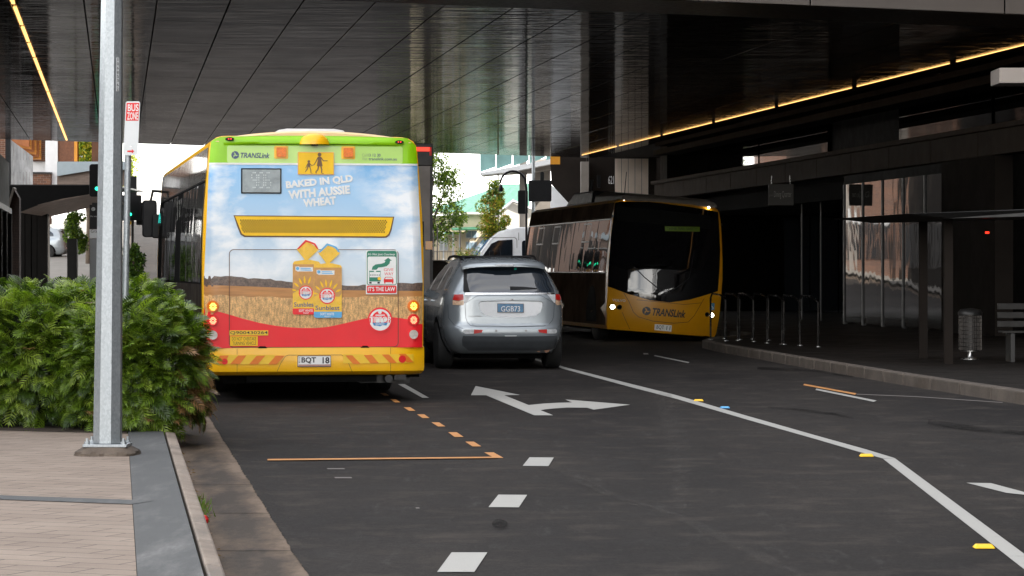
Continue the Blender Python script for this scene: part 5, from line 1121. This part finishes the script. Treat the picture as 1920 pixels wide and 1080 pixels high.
# ------------------------------------------------------------------ trees
def card(r, s=1.0):
    V = np.array([(0, 0, 0), (.35, .30, .04), (1, 0, -.12), (.35, -.30, .04)])*s; return V, [(0, 1, 2, 3)]
CARD = card(None)
def tree(name, label, cat, loc_, h, blobs, nleaf, size, mats, wts, seed, trunk_r=.15, group=None):
    r = random.Random(seed); t = thing(name, label, cat, loc_, 0, group); items = []
    tot = sum(q[3]**2 for q in blobs)
    for bx, by, bz, br, *rest in blobs:
        gg = lambda s_: max(-.75, min(.75, r.gauss(0, s_))); sub = [(gg(.5), gg(.5), gg(.5), r.uniform(.28, .5)) for _ in range(11)]
        for i in range(int(nleaf*br*br/tot)):
            s0 = r.choice(sub); d = np.array([r.gauss(0, 1), r.gauss(0, 1), r.gauss(0, 1)]); d /= np.linalg.norm(d)
            P = np.array([bx, by, bz])+br*(np.array(s0[:3])+d*s0[3]*r.uniform(.5, 1.05)**.5)
            A = basis(d+np.array([r.gauss(0, .5), r.gauss(0, .5), r.gauss(-.2, .5)]), np.array([r.gauss(0, .6), r.gauss(0, .6), 1]))*size*r.uniform(.6, 1.3)
            w_ = list(wts); 
            if rest: w_ = rest[0]
            items.append((*CARD, A, P, r.choices(range(len(mats)), w_)[0]))
    me = leaf_mesh('crown', items, mats); o = bpy.data.objects.new('crown', me); COL.objects.link(o); o.parent = t
    b = MB(); b.tube([(0, 0, -.3), (.05, 0, h*.3), (0, .1, h*.6), (.05, 0, h*.9)], [trunk_r, trunk_r*.8, trunk_r*.5, trunk_r*.15], 8)
    for bx, by, bz, br, *rest in blobs: b.tube([(0, 0, h*.3+.1*bz*.3), (bx*.5, by*.5, bz*.6+h*.12), (bx, by, bz)], [trunk_r*.45, trunk_r*.28, .02], 6)
    b.build('trunk', 'bark', t, smooth=50); return t
def at(px, Y): return Vector(((px-960)*Y/F, Y, gz(Y)))
def zz(py, Y): return H-(py-PY0)*Y/F-gz(Y)
# big tree right of the bus (its canopy hangs right over the house)
p = at(800, 128); k = 128/F
tree('leafy_tree', 'large green tree with sunlit top between bus and green roofed house', 'tree', p, 6.0, [(-1.0, 0, 4.6, 1.3), (.35, 0, 5.3, .85), (.75, .3, 4.3, .9), (.9, 0, 3.3, .75), (.5, -.2, 2.6, .6), (-.6, .6, 3.4, 1.2), (1.25, 0, 2.95, .42), (.3, 0, 5.9, .4), (-.2, 0, 1.7, .4)], 15000, .115, ['leaf_green', 'leaf_lime', 'leaf_dark'], (4, 2.4, 3), 21, .2)
p = at(924, 118); k = 118/F
tree('lilly_pilly_tree', 'tall narrow tree with green and orange new leaves before the house', 'tree', p, 4.2, [(0, 0, zz(352, 118), .28, (4, 4, 1, 0, 1)), (0, 0, zz(372, 118), .40, (4, 2, 2, 1, .5)), (-.1, 0, zz(392, 118), .48, (4, 4, 1, 1.6, 2)), (.12, 0, zz(410, 118), .52, (4, 4, 1, 2.2, 2.4)), (-.05, 0, zz(430, 118), .50, (4, 4, 2, 2, 2.2)), (.05, 0, zz(448, 118), .42, (4, 2, 3, 1, .6)), (0, 0, zz(468, 118), .34, (3, 1, 4, 0, 0))], 9000, .095, ['leaf_green', 'leaf_lime', 'leaf_dark', 'leaf_orange', 'leaf_yellow'], (3, 2, 1, 2, 1), 22, .07)
p = at(165, 150)
tree('autumn_tree', 'yellow green tree behind the grey slab at upper left', 'tree', p, 7, [(-.4, 0, zz(280, 150), .9), (.5, 0, zz(270, 150), .9), (0, 0, zz(300, 150), .9), (0, .4, zz(255, 150), 1.1), (.5, 0, zz(318, 150), .7)], 6000, .2, ['leaf_green', 'leaf_lime', 'leaf_yellow'], (2, 4, 3), 23, .15)
p = at(246, 190)
tree('street_tree', 'small yellow green tree beyond the signal left of the bus', 'tree', p, 6, [(-.3, 0, zz(318, 190), .7), (.1, 0, zz(300, 190), .4), (-.6, 0, zz(335, 190), .6)], 900, .18, ['leaf_lime', 'leaf_yellow', 'leaf_dark'], (3, 2, 1), 24, .1)
p = at(141, 130)
tree('clipped_tree', 'round clipped dark green tree under the left canopy', 'tree', p, 2.2, [(0, 0, zz(420, 130), .40), (.05, 0, zz(440, 130), .42), (.15, 0, zz(462, 130), .36), (-.05, 0, zz(405, 130), .28)], 6500, .10, ['leaf_green', 'leaf_dark', 'leaf_lime'], (4, 3, 1), 25, .06)
p = at(880, 122)
for i, (px, w_) in enumerate(((868, 'left, beside the dark car roof'), (884, 'right, nearer the white van'))):
    p = at(px, 112); tree('low_bush', 'low reddish green bush before the cream house, on the '+w_, 'bush', p, .6, [(0, 0, zz(478, 112), .26), (.12, 0, zz(486, 112), .3), (-.15, 0, zz(484, 112), .25)], 700, .06, ['leaf_green', 'leaf_lime', 'leaf_orange'], (4, 2, 2), 30+i, .03)
for i, (px, py, Y, w_) in enumerate(((250, 482, 44, 'clipped dark hedge bush behind the bus zone sign post'),)):
    p = W(px, py, Y); tree('box_bush', w_, 'bush', (p.x, Y, .15), 1.4, [(0, 0, zz(478, Y)-.12, .11), (0, .1, zz(492, Y)-.12, .13), (.02, 0, zz(512, Y)-.15, .15), (0, 0, zz(535, Y)-.15, .16), (-.05, .3, zz(490, Y)-.12, .13), (-.05, .1, .7, .2), (-.05, .1, .35, .2)], 9000, .05, ['leaf_green', 'leaf_dark'], (2, 3), 40+i, .03)
# ------------------------------------------------------------------ green roofed house
Yh = 135; hs_ = thing('cream_house', 'cream house with pale green metal roof beyond the underpass', 'house', at(890, Yh))
def hp_(px, py, dy=0): return (W(px, py, Yh)-hs_.location)+Vector((0, dy, 0))
b = MB(); b.prism([hp_(770, 560), hp_(960, 560), hp_(960, 396), hp_(770, 408)], (0, 7, 0)); b.build('wall', 'cream_wall', hs_)
b = MB(); P = [hp_(845, 397), hp_(950, 340), hp_(990, 338), hp_(990, 397)]
b.prism([hp_(790, 402, -.35), hp_(965, 402, -.35), hp_(965, 398, -.35), hp_(790, 398, -.35)], (0, .12, 0)); b.build('gutter_board', 'pale_wall', hs_)
b = MB(); b.add([hp_(790, 399, -.3), hp_(990, 399, -.3), hp_(1000, 338, 5), hp_(940, 340, 5), hp_(865, 378, 4)], [(0, 1, 2, 3, 4)]); b.add([hp_(790, 399, -.3)+Vector((0, 0, -.03)), hp_(990, 399, -.3)+Vector((0, 0, -.03)), hp_(1000, 338, 5)+Vector((0, 0, -.03)), hp_(940, 340, 5)+Vector((0, 0, -.03)), hp_(865, 378, 4)+Vector((0, 0, -.03))], [(4, 3, 2, 1, 0)]); b.build('roof', 'green_roof', hs_)
b = MB()
for i in range(9):
    t = i/9; a = hp_(800+18*i, 398.5, -.3); c = hp_(880+13*i, max(340, 372-4.5*i), 4.6); b.tube([a+Vector((0, 0, .02)), c+Vector((0, 0, .02))], .012, 4)
b.build('roof_ribs', 'green_roof', hs_)
b = MB(); b.prism([hp_(848, 431, -1.2), hp_(900, 429, -1.2), hp_(900, 425, -.1), hp_(848, 427, -.1)], (0, 0, -.06)); b.build('awning', 'dark_green', hs_)
b = MB(); b.prism([hp_(812, 438, -.5), hp_(864, 438, -.5), hp_(864, 434, -.1), hp_(812, 434, -.1)], (0, 0, -.05)); b.build('awning', 'dark_green', hs_)
for x0, x1, y0, y1 in ((873, 895, 432, 447), (873, 895, 453, 468), (910, 935, 440, 465), (824, 840, 445, 470)):
    b = MB(); b.prism([hp_(x0, y0, -.06), hp_(x1, y0, -.06), hp_(x1, y1, -.06), hp_(x0, y1, -.06)], (0, .06, 0)); o = b.build('window', 'white_wall', hs_)
    b = MB(); w_ = (x1-x0-4)/2
    for k in (0, 1): b.prism([hp_(x0+1.5+k*(w_+1), y0+1.5, -.08), hp_(x0+1.5+k*(w_+1)+w_, y0+1.5, -.08), hp_(x0+1.5+k*(w_+1)+w_, y1-1.5, -.08), hp_(x0+1.5+k*(w_+1), y1-1.5, -.08)], (0, .015, 0))
    q = b.build('pane', 'house_glass' if x0 == 873 else 'window_pale', o)
b = MB()
for x in (832, 850, 862): b.box(*[v for v in (hp_(x, 0).x-.03, hp_(x, 0).x+.03)], -.6, -.5, -.2, zz(436, Yh)+0)
b.build('veranda_post', 'white_wall', hs_)
# gable wing on the right
b = MB(); b.prism([hp_(930, 560, -2), hp_(1000, 560, -2), hp_(1000, 396, -2), hp_(960, 380, -2), hp_(930, 404, -2)], (0, 1.6, 0)); b.build('gable_wall', 'pale_wall', hs_)
b = MB(); b.tube([hp_(924, 410, -2.1), hp_(962, 379, -2.1), hp_(1002, 397, -2.1)], .07, 4); b.build('barge_board', 'white_wall', hs_)
# fence
Yf = 123; fe = thing('picket_fence', 'thin dark metal fence in front of the cream house', 'fence', at(840, Yf))
b = MB()
for px in range(806, 960, 3):
    x = (px-840)*Yf/F; b.box(x-.006, x+.006, 0, .012, .1, zz(470 if px < 860 else 474, Yf))
for py in (472, 490): b.box((804-840)*Yf/F, (960-840)*Yf/F, -.004, .016, zz(py, Yf)-.01, zz(py, Yf)+.01)
b.build('railings', 'grey_body', fe)
for px, py in ((813, 430), (820, 425), (863, 432)):
    b = MB(); x = (px-840)*Yf/F; b.box(x-.02, x+.02, -.02, .03, 0, zz(py, Yf)); b.build('post', 'grey_body', fe)
# ------------------------------------------------------------------ building block beyond on the right
Yc = 104*Q; cb = thing('balcony_building', 'building with pale green glass balcony beyond the underpass exit', 'building', at(1020, Yc))
def cp(px, py, Y=104): return W(px, py, Y*Q)-cb.location
def slab(name, pts, m, Y=104, d=.6, par=None, **k):
    b = MB(); b.prism([cp(x, y, Y) for x, y in pts], (0, d, 0)); return b.build(name, m, par or cb, **k)
for i in range(5): slab('glass_panel', [(900+31*i, 255), (929+31*i, 255), (929+31*i, 318-6*i-5), (900+31*i, 323-5.5*i)], 'pale_glass', 103.6, .03)
slab('balcony_slab', [(900,324),(1062,293),(1062,300),(1030,308),(960,322),(905,328)], 'white_wall', 103.5, 3)
slab('soffit', [(940,325),(1062,300),(1062,312),(1000,322)], 'concrete', 104.5, 3)
slab('round_column', [(932.5,322),(935.5,322),(935.5,560),(932.5,560)], 'concrete', 104.5, .1)
slab('column', [(974,300),(988,300),(988,560),(974,560)], 'concrete', 105, .3); slab('wall', [(1002,300),(1032,296),(1032,560),(1002,560)], 'concrete', 106, .3)
slab('bracket', [(1032,300),(1090,300),(1090,380),(1066,380),(1034,345)], 'concrete_dark', 98, .4); slab('bright_wall', [(1032,345),(1070,380),(1070,560),(1032,560)], 'white_wall', 99, .3)
slab('orange_panel', [(1032,288),(1050,288),(1050,308),(1032,308)], 'orange_bright', 97, .1)
slab('beam', [(1032,292),(1160,292),(1160,304),(1095,306),(1062,312),(1032,312)], 'concrete_dark', 99.5, .4)
slab('wall_column', [(1089,303),(1104,303),(1104,560),(1089,560)], 'concrete', 94.5, .6); slab('side_wall', [(1104,296),(1153,296),(1153,560),(1104,560)], 'concrete_dark', 95, .5)
b = MB()
for i in range(5): b.prism([cp(1153.3+12.6*i, 297.5, 93.4), cp(1165.0+12.6*i, 297.5, 93.4), cp(1165.0+12.6*i, 420, 93.4), cp(1153.3+12.6*i, 420, 93.4)], (0, .1, 0))
b.build('metal_cladding', 'cladding', cb)
slab('pier', [(1216.5,285),(1231,285),(1231,560),(1216.5,560)], 'concrete_dark', 93, .5)
dn = MB(); decal('street_number', 'white_metal', [text2('621', 1140.5, 1151, 330, 345, up=-1)], lambda px, py: tuple((cp(px, py, 94.9).x, cp(px, py, 94.9).z)), lambda x, z, o: (x, (94.9-104)*Q-o, z), .05, cb, thick=.03)
slab('wall_lamp', [(1119.5,328),(1127,328),(1127,345),(1125.5,352),(1121,352),(1119.5,345)], 'black', 93.5, .12)
slab('backing_wall', [(1100,280),(1330,280),(1330,560),(1100,560)], 'concrete_dark', 96.5, .3)
# ------------------------------------------------------------------ signals
def lantern(b, x, z, s=1.0): b.prism([(x+a, 0, z+c) for a, c in rrect(-.30*s, .30*s, -.60*s, .60*s, .08)], (0, .03, 0))
p = at(1000, 119); ts = thing('traffic_signal', 'back of black traffic signal boards on tall grey pole, above the oncoming bus', 'traffic signal', p)
b = MB(); b.tube([(0, 0, 0), (0, 0, 9)], .07, 12); b.build('pole', 'galv', ts, smooth=50)
def sx_(px): return (px-1000)*119/F
for x0, x1, y0, y1 in ((991, 1034, 338, 378), (971, 990, 357, 401), (1013, 1020, 322, 340)):
    b = MB(); b.prism([(x, -.12, z) for x, z in rrect(sx_(x0), sx_(x1), zz(y1, 119), zz(y0, 119), .06)], (0, .22, 0)); b.build('backing_board', 'black', ts, bevel=.01)
p = at(247, 113); tl = thing('traffic_signal', 'black traffic signal with lit green lamp left of the wheat field bus', 'traffic signal', p)
def sl_(px, Y=113, c=247): return (px-c)*Y/F
b = MB(); b.tube([(.03, 0, 0), (.03, 0, zz(330, 113))], .06, 10); b.build('pole', 'dark_metal', tl, smooth=50)
b = MB(); b.prism([(x, -.2, z) for x, z in rrect(sl_(226), sl_(266), zz(414, 113), zz(366, 113), .05)], (0, .1, 0)); b.build('backing_board', 'black', tl, bevel=.01)
b = MB(); b.prism([(x, -.1, z) for x, z in rrect(sl_(256), sl_(274), zz(422, 113), zz(380, 113), .04)], (0, .15, 0)); b.build('pedestrian_lantern', 'black', tl, bevel=.01)
b = MB(); b.prism([(x, -.15, z) for x, z in rrect(sl_(238), sl_(257), zz(368, 113), zz(331, 113), .03)], (0, .15, 0)); b.build('side_lantern', 'black', tl, bevel=.01)
b = MB(); b.lathe([(.001, -.3), (.055, -.29), (.06, -.26), (.06, -.2)], (sl_(245.5), 0, zz(402, 113)), 16, 'Y'); b.build('green_lamp', 'green_lit', tl)
b = MB(); b.prism([(x, -.15, z) for x, z in rrect(sl_(236), sl_(247), zz(421, 113), zz(414.5, 113), .01)], (0, .03, 0)); b.build('yellow_tag', 'sign_yellow', tl)
p = at(182, 102); t3 = thing('traffic_signal', 'black traffic signal at left edge of the thick pole, over the canopy', 'traffic signal', p)
b = MB(); b.tube([(0.1, 0, 0), (.1, 0, zz(310, 102))], .06, 10); b.build('pole', 'dark_metal', t3, smooth=50)
b = MB(); b.prism([(x, -.2, z) for x, z in rrect(sl_(169, 102, 182), sl_(200, 102, 182), zz(369, 102), zz(308, 102), .09)], (0, .12, 0)); b.build('backing_board', 'black', t3, bevel=.01)
b = MB(); b.lathe([(.001, -.3), (.06, -.29), (.065, -.26), (.065, -.2)], (sl_(183.5, 102, 182), 0, zz(354, 102)), 16, 'Y'); b.build('green_lamp', 'green_lit', t3)
# gooseneck lamp
Yg = 115; p = at(987, Yg); gl_ = thing('street_lamp', 'black gooseneck street lamp with bell shade beside the far signal', 'street lamp', p)
P = [(0, 0, 0), (0, 0, zz(353, Yg))]; P = [(0, 0, 0), (0, 0, zz(352, Yg))]+[((985.5-23.5+23.5*cos(R(a))-987)*Yg/F, 0, zz(343-22*sin(R(a)), Yg)) for a in range(0, 181, 15)]
b = MB(); b.tube(P, .045, 8); b.build('arm', 'black', gl_, smooth=60)
b = MB(); zc_ = zz(351, Yg); b.lathe([(.02, .17), (.06, .12), (.085, .02), (.09, -.06), (.06, -.12), (.001, -.13)], ((939-987)*Yg/F, 0, zc_-.05), 16); b.build('lamp_shade', 'black', gl_, smooth=50)
# ------------------------------------------------------------------ left side
lb_ = thing('corner_canopy', 'low black canopy with sloping timber look soffit by the left footpath', 'canopy', at(60, 104))
def lp_(px, py, Y=104): return W(px, py, Y)-lb_.location
def ls(name, pts, m, Y=104, d=.3, **k):
    b = MB(); b.prism([lp_(x, y, Y) for x, y in pts], (0, d, 0)); return b.build(name, m, lb_, **k)
ls('fascia', [(-60,348),(215,348),(215,362),(170,364),(120,372),(70,384),(34,398),(-60,400)], 'matte_black', 104, .3)
b = MB(); b.add([lp_(34, 398), lp_(70, 384), lp_(120, 372), lp_(170, 364), lp_(215, 360), lp_(235, 384, 112), lp_(170, 389, 112), (lp_(92, 407, 112))], [(0, 1, 2, 3, 4, 5, 6, 7)]); b.build('soffit', 'soffit_timber', lb_)
ls('roof', [(-60,346),(215,346),(215,349),(-60,349)], 'dark_metal', 104.1, 8)
for x0, x1 in ((35, 46), (48, 58), (60, 69), (70, 89)): ls('door_panel', [(x0,398),(x1,398),(x1,560),(x0,560)], 'dark_wall', 110, .1)
ls('wall', [(-80,396),(90,396),(90,575),(-80,575)], 'dark_wall', 110.3, .3); ls('post', [(90,406),(92.5,406),(92.5,560),(90,560)], 'concrete', 109.8, .15)
bw = thing('brick_wall', 'dark brick wing wall with raked top at the left edge', 'wall', at(15, 98))
b = MB(); b.prism([W(x, y, 98)-bw.location for x, y in ((-90,620),(36,620),(36,372),(25,353),(-2,445),(-90,445))], (0, .35, 0)); b.build('wall', 'brick_dark', bw)
b = MB(); b.prism([W(x, y, 97.9)-bw.location for x, y in ((-4,445),(24,351),(27,353),(0,447))], (0, .45, 0)); b.build('coping', 'concrete', bw)
lw = thing('shopfront_building', 'dark framed glass shopfront running along the left footpath', 'building', U(-3.3, 60))
f2 = lambda p: Vector(p)-lw.location
b = MB(); ubox(b, -12, -3.45, 38, 95, 3.4, 4.9, f2); ubox(b, -12, -3.5, 20, 95, -.1, .6, f2); b.build('wall', 'dark_wall', lw)
for k in range(13):
    b = MB(); ubox(b, -3.51, -3.47, 42.1+4.1*k, 46.0+4.1*k, .6, 3.4, f2); b.build('window', 'glass', lw)
b = MB()
for k in range(14): ubox(b, -3.53, -3.38, 42+4.1*k, 42.12+4.1*k, .0, 3.4, f2)
ubox(b, -3.55, -3.37, 38, 95, 3.28, 3.45, f2); b.build('frame', 'black', lw)
b = MB(); ubox(b, -12, -4.0, 20, 95, .0, 3.4, f2); b.build('inner_wall', 'concrete_dark', lw)
# brick and white building farther left
Yb = 124; bb = thing('brick_building', 'brown brick building with white column and orange timber reveals at upper left', 'building', at(80, Yb))
def bp(px, py, Y=Yb): return W(px, py, Y)-bb.location
def bs(name, pts, m, Y=Yb, d=.4, **k):
    b = MB(); b.prism([bp(x, y, Y) for x, y in pts], (0, d, 0)); return b.build(name, m, bb, **k)
bs('upper_wall', [(-60,150),(85,150),(85,302),(60,302),(58,300),(-60,300)], 'brick', 126, 5); bs('column', [(85,120),(108,120),(108,400),(85,400)], 'white_wall', 124.5, .9)
bs('white_band', [(-60,300),(85,300),(85,323),(-60,323)], 'white_wall', 126.2, .4); bs('parapet', [(-60,325),(95,325),(95,420),(-60,420)], 'brick', 124.2, .3); bs('parapet_cap', [(-60,322),(95,322.5),(95,325.5),(-60,325)], 'dark_metal', 124.1, .5)
for i in range(6):
    x1 = 77-4.5*i; y1 = 299-4.6*i; bs('reveal', [(38-3*i, 240), (x1, 240), (x1, y1), (52-6*i, y1-1.5*i)], 'orange_wood' if i % 2 == 0 else 'orange_dark', 125.6-.25*i, .1)
bs('perforated_panel', [(109,120),(139,120),(139,303),(109,303)], 'perforated', 124.6, .3); bs('orange_frame', [(139,120),(145,120),(145,303),(139,303)], 'orange_bright', 124.4, .4)
bs('grey_slab', [(107,303),(240,303),(240,318),(168,320),(107,330)], 'slab_grey', 113.5, .5); bs('concrete_edge', [(107,329.5),(168,319.5),(240,317.5),(240,348),(107,348)], 'soffit_timber', 113.7, .5)
for i in range(7): bs('glass_panel', [(20+6*i, 262+4.5*i), (25.5+6*i, 266+4.5*i), (25.5+6*i, 349), (20+6*i, 349)], 'clear_panel', 113, .03)
bs('glass_frame', [(10,240),(19,240),(19,352),(10,352)], 'black', 112.5, .2)
# street continuing behind: pillar, totem, people
p = at(136, 60); pi_ = thing('dark_pillar', 'short dark square pillar on the left footpath', 'pillar', (p.x, 60, .14)); b = MB(); b.box(-.095, .095, -.1, .1, 0, H+(508-448)*60/F-.14); b.build('shaft', 'dark_metal', pi_, bevel=.01); b = MB(); b.box(-.10, .10, -.11, .11, 0, .06); b.build('base', 'black', pi_)
tt = thing('totem_sign', 'tall grey and black wayfinding totem partly hidden by the thick pole', 'sign', (W(196, 0, 50).x, 50, .14))
def tz(py): return H+(508-py)*50/F-.14
hx = 28*50/F
b = MB(); b.box(-hx, hx, 0, .12, 0, tz(447)); b.build('lower_panel', mat('totem_grey', (.16, .165, .17), .4, .3), tt, bevel=.01); b = MB(); b.box(-hx, hx, -.004, .124, tz(446.5), tz(430)); wp_ = b.build('white_panel', 'white_metal', tt)
b = MB(); b.box(-hx, hx, -.002, .122, tz(429.5), tz(384)); b.box(-hx+.04, hx, 0, .12, tz(384), tz(380)); b.build('head', 'black', tt)
ctz = lambda px, py: ((px-196)*50/F, tz(py)); ftz = lambda x, z, o: (x, -.006-o, z)
decal('logo', 'lens_silver', [frame2(circ(175, 392, 3.6, 16), circ(175, 392, 2.7, 16))]+swirl(175, 392, 2.2), ctz, ftz, .003, tt); decal('head_text', 'lens_silver', [text2('Bus stop', 170, 182, 404, 407.5, up=-1)], ctz, ftz, .003, tt)
decal('lettering', 'ink', [text2('Grand Central', 170.5, 215, 421+1, 427+1, up=-1)], ctz, lambda x, z, o: (x, -.008-o, z-.075), .003, tt)
# far white building closing the street, poles
fb = thing('far_white_building', 'pale low building closing the far end of the rising street', 'building', at(250, 285))
for n_, pts, m_ in (('wall', [(180,400),(330,400),(330,470),(180,470)], 'pale_wall'), ('roof', [(250,392),(275,384),(320,384),(340,400),(250,400)], 'white_wall'), ('upper_wall', [(252,352),(272,352),(272,398),(252,398)], 'pale_wall')):
    b = MB(); b.prism([W(x, y, 285)-fb.location for x, y in pts], (0, 8, 0)); b.build(n_, m_, fb)
for i in range(6): b = MB(); b.prism([W(x, y, 284.8)-fb.location for x, y in ((256+7*i,412),(260+7*i,412),(260+7*i,422),(256+7*i,422))], (0, .1, 0)); b.build('window', 'house_glass', fb)

# long brown terrace hidden from the camera, added and heightened to darken reflections
tb = thing('reflection_terrace', 'long thin brown terrace added unseen at the far left kerb for reflections', 'building', U(-.7, 125, gz(125)))
f3 = lambda p: Vector(p)-tb.location
for k in range(7):
    y0 = 117+9*k; z0 = gz(y0)-.5
    b = MB(); b.prism([f3(U(u_, y_, z0)) for u_, y_ in ((-.62, y0), (-.62, y0+8.9), (-1.02, y0+8.9), (-1.02, y0))], (0, 0, 9.6)); b.build('wall', ('terrace_brown', 'concrete_dark', 'brick', 'concrete')[k % 4], tb)
    for j in range(3):
        b = MB(); b.prism([f3(U(u_, y_, z0+1.6)) for u_, y_ in ((-.58, y0+.8+2.7*j), (-.58, y0+2.9+2.7*j), (-.62, y0+2.9+2.7*j), (-.62, y0+.8+2.7*j))], (0, 0, 2.0)); b.build('window', 'glass', tb)
b = MB(); b.loft([[f3(U(u_, y_, gz(y_)+9.1+dz)) for u_, dz in ((-.6, 0), (-.6, .25), (-1.04, .25), (-1.04, 0))] for y_ in (117, 140, 180)]); b.build('parapet', 'concrete', tb)
